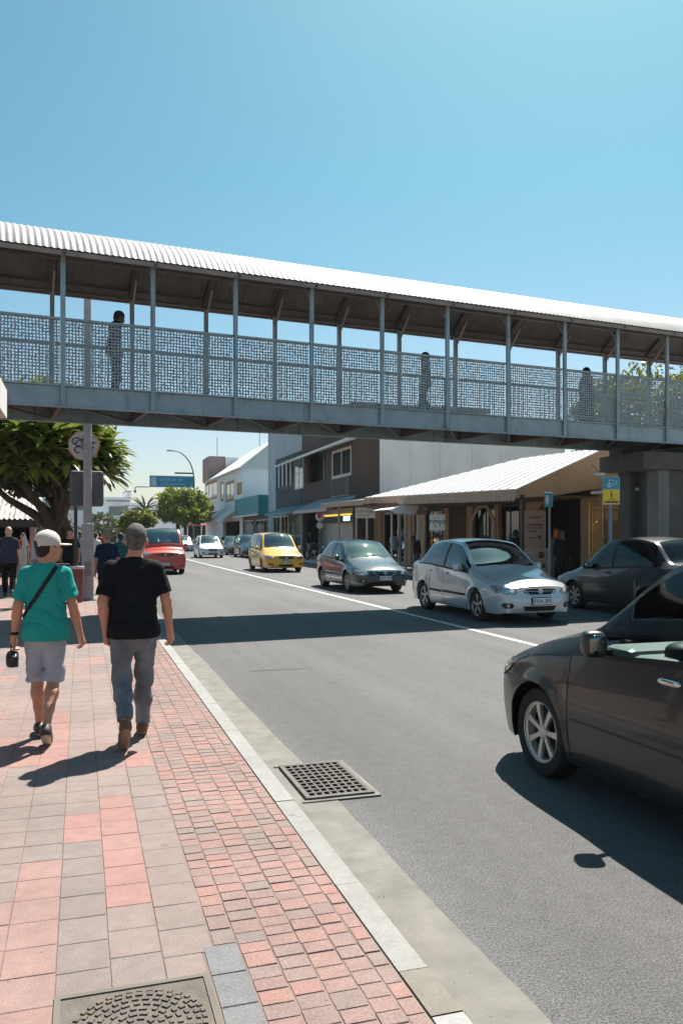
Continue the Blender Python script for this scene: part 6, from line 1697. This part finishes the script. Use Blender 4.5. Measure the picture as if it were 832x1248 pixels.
    # ---- shoes
    if shoes is not None:
        for s in 'LR':
            an, to = J['an'+s], J['to'+s]; fd_ = to-an; hz = V3(fd_[0], fd_[1], 0)
            heel = an - hz*.25 + V3(0,0,-.035); L = np.linalg.norm(to-heel)
            lo2 = np.minimum(heel, to)-.1; hi2 = np.maximum(heel, to)+.1; hi2[2] += .06
            f = Field(lo2, hi2, min(cell, .01))
            f.cone(heel+V3(0,0,.008), to+V3(0,0,.010), .043, .040, .02); f.cone(an+V3(0,0,.01), heel+V3(0,0,.01), .046, .042, .03, cuta=True); f.cone(heel+(to-heel)*.55+V3(0,0,.02), to, .045, .036, .03)
            dr = (to-heel)/L; up = np.cross(np.cross(dr, V3(0,0,1)), dr); up /= np.linalg.norm(up)
            f.cutplane(tuple(heel - up*.030), tuple(-up))
            sh_ = f.build('shoe', shoes, t)
            if solem is not None:
                f = Field(lo2, hi2, min(cell, .008)); f.cone(heel-dr*.004, to+dr*.004, .047, .044, .02)
                f.cutplane(tuple(heel - up*.020), tuple(up)); f.cutplane(tuple(heel - up*.040), tuple(-up)); f.build('sole', solem, sh_)
    # ---- hair
    if hair and hairm is not None:
        f = Field(hc-.2, hc+.2, min(cell, .009))
        f.ell(H_((0,-.016,.034)), (.088,.107,.100), .0, Rm)
        if hair == 'hood': f.cone(H_((0,-.01,.03)), nk+V3(0,0,-.03), .105, .12, .05)
        else:
            fw = H_((0,.055,.03))-hc; n_ = rotz(V3(0,.75,-.66), head_yaw)
            f.cutplane(tuple(H_((0,.045,.0))), tuple(n_)); f.cutplane(tuple(H_((0,-.09,-.075))), (0,0,-1)); f.ell(H_((0,-.045,-.035)), (.066,.058,.055), .02, Rm)
        if cell < .009:
            X, Y, Z = f.all(); f.f = (f.f + .0009*np.sin(70*X+130*Y+9*np.sin(31*Z))).astype(np.float32)
        f.build('hair', hairm, t, relax=1)
    return t, J, H_, Rm
def cap(t, H_, Rm, m, head_yaw, cell=.006, brim=True, tilt=0):
    c = H_((0,0,0)); f = Field(c-.25, c+.25, cell)
    f.ell(H_((0,-.008,.040)), (.098,.115,.102), 0, Rm); f.cutplane(tuple(H_((0,0,.012))), (0,0,-1))
    X, Y, Z = f.all()
    # rear opening above the strap
    q = H_((0,-.11,.028)); f.f = np.maximum(f.f, -(np.sqrt((X-q[0])**2+(Y-q[1])**2+((Z-q[2])*1.25)**2)-.030)).astype(np.float32)
    f.cone(H_((-.045,-.095,.014)), H_((.045,-.095,.014)), .010, .010, .004)
    if brim: f.ell(H_((0,.125,.020)), (.078,.085,.0095), .006, Rm)
    f.ell(H_((0,-.008,.136)), (.009,.009,.006), .002)
    o = f.build('cap', m, t)
    return o

CELL = .0065
hairg = mat('hair_greying', (.11,.092,.08), .85, var=.4, vscale=26, bump=.5, bscale=260)
haird = mat('hair_dark', (.015,.012,.010), .7, var=.3, vscale=60)
hairw = mat('hair_white', (.5,.46,.42), .8, var=.2, vscale=40)
teal = cloth('teal_cotton', (.022,.33,.285)); blackc = cloth('black_cotton', (.008,.008,.0095)); khaki = cloth('grey_denim_shorts', (.40,.41,.45), .5, 140, .2)
m_j = bpy.data.materials.new('faded_blue_denim'); m_j = mat('faded_blue_denim', (.165,.175,.19), .9, var=.35, vscale=4, bump=.6, bscale=160, spec=.2, stain=((.30,.33,.36), 4.5, .5))
brownsh = mat('brown_leather_shoe', (.16,.075,.04), .6, var=.2); solew = mat('tan_sole', (.30,.20,.13), .8); soleo = mat('pale_sole', (.45,.38,.30), .8)
# man in the teal shirt (right foot trailing)
px_t = 65; D = 6.4
def wxy(px, zc): xc = (px-416)/1000*zc; return xc*cs+zc*sn, -xc*sn+zc*cs
x, y = wxy(56, 6.55)
yaw_h = -R(62)
poseT = dict(shL=(-.160,0,1.382), shR=(.160,0,1.378), elL=(-.222,-.05,1.115), wrL=(-.255,.02,.875), elR=(.222,-.03,1.12), wrR=(.285,.05,.865), pel=(0,0,.95),
    hipL=(-.09,.01,.91), hipR=(.09,-.01,.91), knL=(-.075,.10,.50), anL=(-.055,.14,.095), toL=(-.075,.31,.035), knR=(.065,.02,.50), anR=(.015,-.30,.165), toR=(.02,-.15,.030), head=(.02,.0,1.595))
tm, J, H_, Rm = person('man walking away in teal T-shirt, grey shorts and cream cap, strap across his back', (x, y, .1), 0, 1.66, poseT, fat=.96, wide=.92, skinm=skin, topm=teal, sleeve='short', hem=.835,
    legs='shorts', legm=khaki, hair='short', hairm=haird, shoes=mat('dark_loafer', (.05,.035,.028), .5), solem=soleo, cell=CELL, head_yaw=yaw_h, curl=.75, legw=1.12)
capm = mat('cream_cap_cloth', (.62,.54,.46), .85, var=.06, bump=.3, bscale=120)
cap(tm, H_, Rm, capm, yaw_h)
# strap following the back from right shoulder to left hip
st_ = MB(); P_ = []
top_o = [o for o in tm.children if o.name.startswith('t_shirt')][0]
bm_ = BVHTree.FromPolygons([v.co for v in top_o.data.vertices], [tuple(p.vertices) for p in top_o.data.polygons])
for q in np.linspace(0, 1, 26):
    a = Vector((.115,-.0,1.475)).lerp(Vector((-.205,0,.99)), q); ang = (q-.5)*1.1
    h = bm_.ray_cast(Vector((a.x*1.0, -.8, a.z)), Vector((0,1,0)))
    if h[0] is not None and h[0].y < .05: P_.append((h[0], h[1]))
vs = []
for k, (h, n_) in enumerate(P_):
    dr = (P_[min(k+1,len(P_)-1)][0]-P_[max(k-1,0)][0]).normalized(); n_ = n_ if n_.y < 0 else -n_; s_ = dr.cross(n_).normalized()*.017
    vs += [h+n_*.007+s_, h+n_*.007-s_, h+n_*.002-s_, h+n_*.002+s_]
K = len(P_)
fs = [(4*k+a, 4*k+(a+1)%4, 4*(k+1)+(a+1)%4, 4*(k+1)+a) for k in range(K-1) for a in range(4)]
MB().add([tuple(v) for v in vs], fs).build('bag_strap', mat('black_webbing', (.012,.012,.013), .8), tm)
# black camera pouch hanging from his left hand
hx = J['wrL']
t = thing('camera', 'small black camera held in the left hand of the man in teal', 'camera', (x+(hx[0]-.005)*.965, y+(hx[1]+.03)*.965, .1+(hx[2]-.20)*.965))
b = MB(); superball(b, (0,0,0), (.048,.075,.055), 3.4, rot=Matrix.Rotation(R(20),3,'X')); b.build('body', mat('camera_black', (.015,.015,.016), .4), t, smooth=50)
b = MB().lathe([(0,-.02),(.036,-.02),(.038,.04),(.032,.045),(.0,.04)], (0,.0,-.03), 'x', 20, cap=False); b.build('lens', mat('camera_black', (.015,.015,.016)), t, smooth=40)
b = MB(); b.tube([(0,.03,.04),(.01,.04,.10),(.0,.0,.20),(-.01,-.04,.10),(0,-.03,.04)], .006, 6); b.build('strap', BLACKP, t)
b = MB().lathe([(.033,-.012),(.036,-.012),(.036,.012),(.033,.012)], (hx[0]+.002,hx[1]-.005,hx[2]+.015), n=24, cap=False); b.build('wristband', BLACKP, tm)
# man in the black shirt (left foot trailing, heel lifted)
x, y = wxy(163, 6.5)
yaw_b = -R(14)
poseB = dict(shL=(-.185,0,1.385), shR=(.185,0,1.385), elL=(-.250,-.05,1.12), wrL=(-.225,.0,.885), elR=(.265,-.02,1.125), wrR=(.305,.07,.87), pel=(0,0,.945), chest=(0,.01,1.25),
    hipL=(-.10,-.01,.91), hipR=(.10,.01,.91), knL=(-.095,-.01,.51), anL=(-.085,-.34,.225), toL=(-.09,-.215,.035), knR=(.095,.13,.50), anR=(.085,.19,.10), toR=(.11,.36,.04), head=(.025,.02,1.60))
bmn, J, H_, Rm = person('broad man walking away in black T-shirt and faded jeans near the kerb', (x, y, .1), 0, 1.715, poseB, fat=1.04, wide=.97, skinm=skin, topm=blackc, sleeve='short', hem=.835,
    legs='trousers', legm=m_j, leg_end=.11, hair='short', hairm=hairg, shoes=brownsh, solem=solew, cell=CELL, head_yaw=yaw_b, curl=.7, legw=1.0)

# ---- others on the left pavement
C2 = .013
def at(px, zc): X_, Y_ = wxy(px, zc); return (X_, Y_, .1)
navyc = cloth('navy', (.014,.022,.05)); slate = cloth('slate', (.03,.04,.07)); blackt = cloth('black_trouser', (.008,.008,.009)); bluej = cloth('blue_jean', (.05,.08,.14)); whitec = cloth('white', (.6,.6,.6)); redcl = cloth('red', (.4,.04,.03)); greyc = cloth('grey', (.2,.2,.2)); lbl = cloth('light_blue', (.30,.38,.50)); greenc = cloth('dark_teal', (.02,.09,.10))
walk = dict(knL=(-.10,.12,.51), anL=(-.10,.18,.10), toL=(-.12,.34,.04), knR=(.10,.02,.50), anR=(.10,-.22,.16), toR=(.11,-.08,.03))
walk2 = dict(knR=(.10,.12,.51), anR=(.10,.18,.10), toR=(.12,.34,.04), knL=(-.10,.02,.50), anL=(-.10,-.22,.16), toL=(-.11,-.08,.03))
bshoe = mat('black_shoe', (.015,.015,.015), .5)
person('bald man in slate-blue T-shirt and black trousers walking away at the left edge', at(11, 21.2), 0, 1.82, walk, 1.08, 1.04, skin2, topm=slate, legm=blackt, hair=None, shoes=bshoe, cell=C2)
person('man in navy T-shirt with bowed head, right of the tall grey pole', at(130.5, 16.8), R(6), 1.70, walk2, 1.02, 1.0, skin, topm=navyc, legm=blackt, hair='short', hairm=mat('hair_sandy', (.30,.21,.12), .8, var=.3, vscale=40), shoes=bshoe, cell=C2, head_pitch=-.35)
person('pedestrian in dark teal jacket just left of the head of the man in black', at(147, 23), 0, 1.66, walk, .95, .95, skin3, topm=greenc, sleeve='long', legm=blackt, hair='short', hairm=haird, shoes=bshoe, cell=C2)
person('white-haired person in pale shirt facing left behind the cloth-covered market table', at(44.5, 25.5), R(100), 1.68, None, 1.1, 1.0, skin2, topm=whitec, legm=greyc, hair='short', hairm=hairw, shoes=bshoe, cell=C2)
person('man in black T-shirt standing by the thin black post, facing the camera', at(86, 24.5), R(170), 1.80, None, 1.1, 1.05, skin, topm=blackc, legm=blackt, hair='short', hairm=haird, shoes=bshoe, cell=C2)
person('shopper in white top and blue jeans beyond the grey pole', at(116, 30), R(20), 1.68, walk, 1, 1, skin2, topm=whitec, legm=bluej, hair='short', hairm=haird, shoes=bshoe, cell=C2)
person('distant pedestrian in red top to the right of the grey pole', at(122, 38), R(-20), 1.70, walk2, 1, 1, skin, topm=redcl, legm=blackt, hair='short', hairm=haird, shoes=bshoe, cell=.016)
person('distant pedestrian in light blue top beside the big tree trunk', at(98, 36), R(160), 1.72, walk, 1, 1, skin3, topm=lbl, legm=bluej, hair='short', hairm=haird, shoes=bshoe, cell=.016)
person('person in dark red top standing under the corrugated roof behind the bald man', at(28, 30), R(150), 1.66, None, 1, 1, skin, topm=redcl, legm=blackt, hair='short', hairm=haird, shoes=bshoe, cell=.016)
# ---- right pavement
def at2(px, X_): return (X_, YA(X_, px), .12)
person('man in light blue shirt and dark red headscarf by the small awning', at2(479.5, 13.7), R(20), 1.76, None, 1, 1, skin3, topm=lbl, legm=bluej, hair='short', hairm=mat('dark_red_scarf', (.12,.02,.02), .8), shoes=bshoe, cell=.016)
person('person in black jacket leaning forward behind the silver sedan', at2(508, 13.6), R(90), 1.62, dict(head=(0,.20,1.50), neck=(0,.12,1.38), chest=(0,.06,1.22)), 1.05, 1, skin3, topm=blackc, sleeve='long', legm=bluej, hair='short', hairm=haird, shoes=bshoe, cell=.016)
person('person in black standing left of the poster board', at2(628, 13.9), R(-60), 1.74, None, 1, 1, skin3, topm=blackt, sleeve='long', legm=blackt, hair='short', hairm=haird, shoes=bshoe, cell=.016)
person('person in black coat in the dark opening right of the poster board', at2(684, 14.4), R(180), 1.74, None, 1.1, 1.05, skin3, topm=blackt, sleeve='long', legm=blackt, hair='short', hairm=haird, shoes=bshoe, cell=.016)
person('pedestrian in dark shirt at the far kerb beside the motorcycles', at2(378, 14.2), R(180), 1.72, walk, 1, 1, skin3, topm=blackc, legm=bluej, hair='short', hairm=haird, shoes=bshoe, cell=.016)
person('person in teal top in the shade of the brown shop front', at2(441, 14.6), R(-90), 1.70, None, 1, 1, skin3, topm=greenc, legm=blackt, hair='short', hairm=haird, shoes=bshoe, cell=.016)
t = thing('orange_lamp', 'small glowing orange lantern in the dark opening right of the poster board', 'lantern', (15.4, YA(15.4, 677), 1.6))
b = MB().lathe([(0,0),(.07,0),(.08,.26),(.0,.3)], n=14, cap=False); b.build('glass', mat('lantern_glow', (.3,.06,.01), .5, emit=((1,.22,.03), .03)), t, smooth=40); MB().lathe([(.1,.3),(.11,.3),(.05,.36),(0,.36)], n=14).build('lid', frame_d, t); MB().box(-.15,.15,-.15,.15,-1.48,-.005).build('stand', frame_d, t)
# ---- silhouettes on the footbridge
def on_bridge(px, off=1.0):
    u = (px-416)/1000; n_ = Vector((-.113,.993)); D_ = n_.dot(Vector((-.33,16.63))) + off
    zc = D_/(n_.x*(u*cs+sn)+n_.y*(-u*sn+cs)); return (zc*(u*cs+sn), zc*(-u*sn+cs), 4.56)
sil = cloth('black_coat', (.006,.006,.007)); 
person('person in dark clothes looking down, leftmost of the three on the footbridge', on_bridge(140.5, .9), R(-75), 1.86, dict(head=(0,.08,1.55), neck=(0,.03,1.43)), 1.0, .92, skin3, topm=sil, sleeve='long', legm=sil, hair='short', hairm=haird, shoes=bshoe, cell=C2, head_pitch=-.4)
person('hooded person in a dark coat, middle one of the three crossing the footbridge', on_bridge(518, 1.0), R(80), 1.62, walk, 1.0, .95, skin3, topm=sil, sleeve='long', legm=sil, hair='hood', hairm=sil, shoes=bshoe, cell=C2)
person('person in a long black hooded robe, rightmost of the three on the footbridge', on_bridge(714, 1.0), R(-80), 1.66, None, 1.0, .9, skin3, topm=sil, sleeve='long', legs='robe', legm=None, hair='hood', hairm=sil, shoes=None, cell=C2)
# ================================================================ thin air between the street and the far buildings
hm = bpy.data.materials.new('haze_air'); hm.use_nodes = True; n_ = hm.node_tree; n_.nodes.clear()
o_ = n_.nodes.new('ShaderNodeOutputMaterial'); v_ = n_.nodes.new('ShaderNodeVolumePrincipled')
v_.inputs['Color'].default_value = (.93,.96,1,1); v_.inputs['Density'].default_value = 0.00022; v_.inputs['Anisotropy'].default_value = 0
n_.links.new(v_.outputs[0], o_.inputs['Volume'])
hz_ = MB().box(-300, 330, -60, 520, -1.1, 15).build('haze', hm); tag(hz_, None, None, kind='stuff')
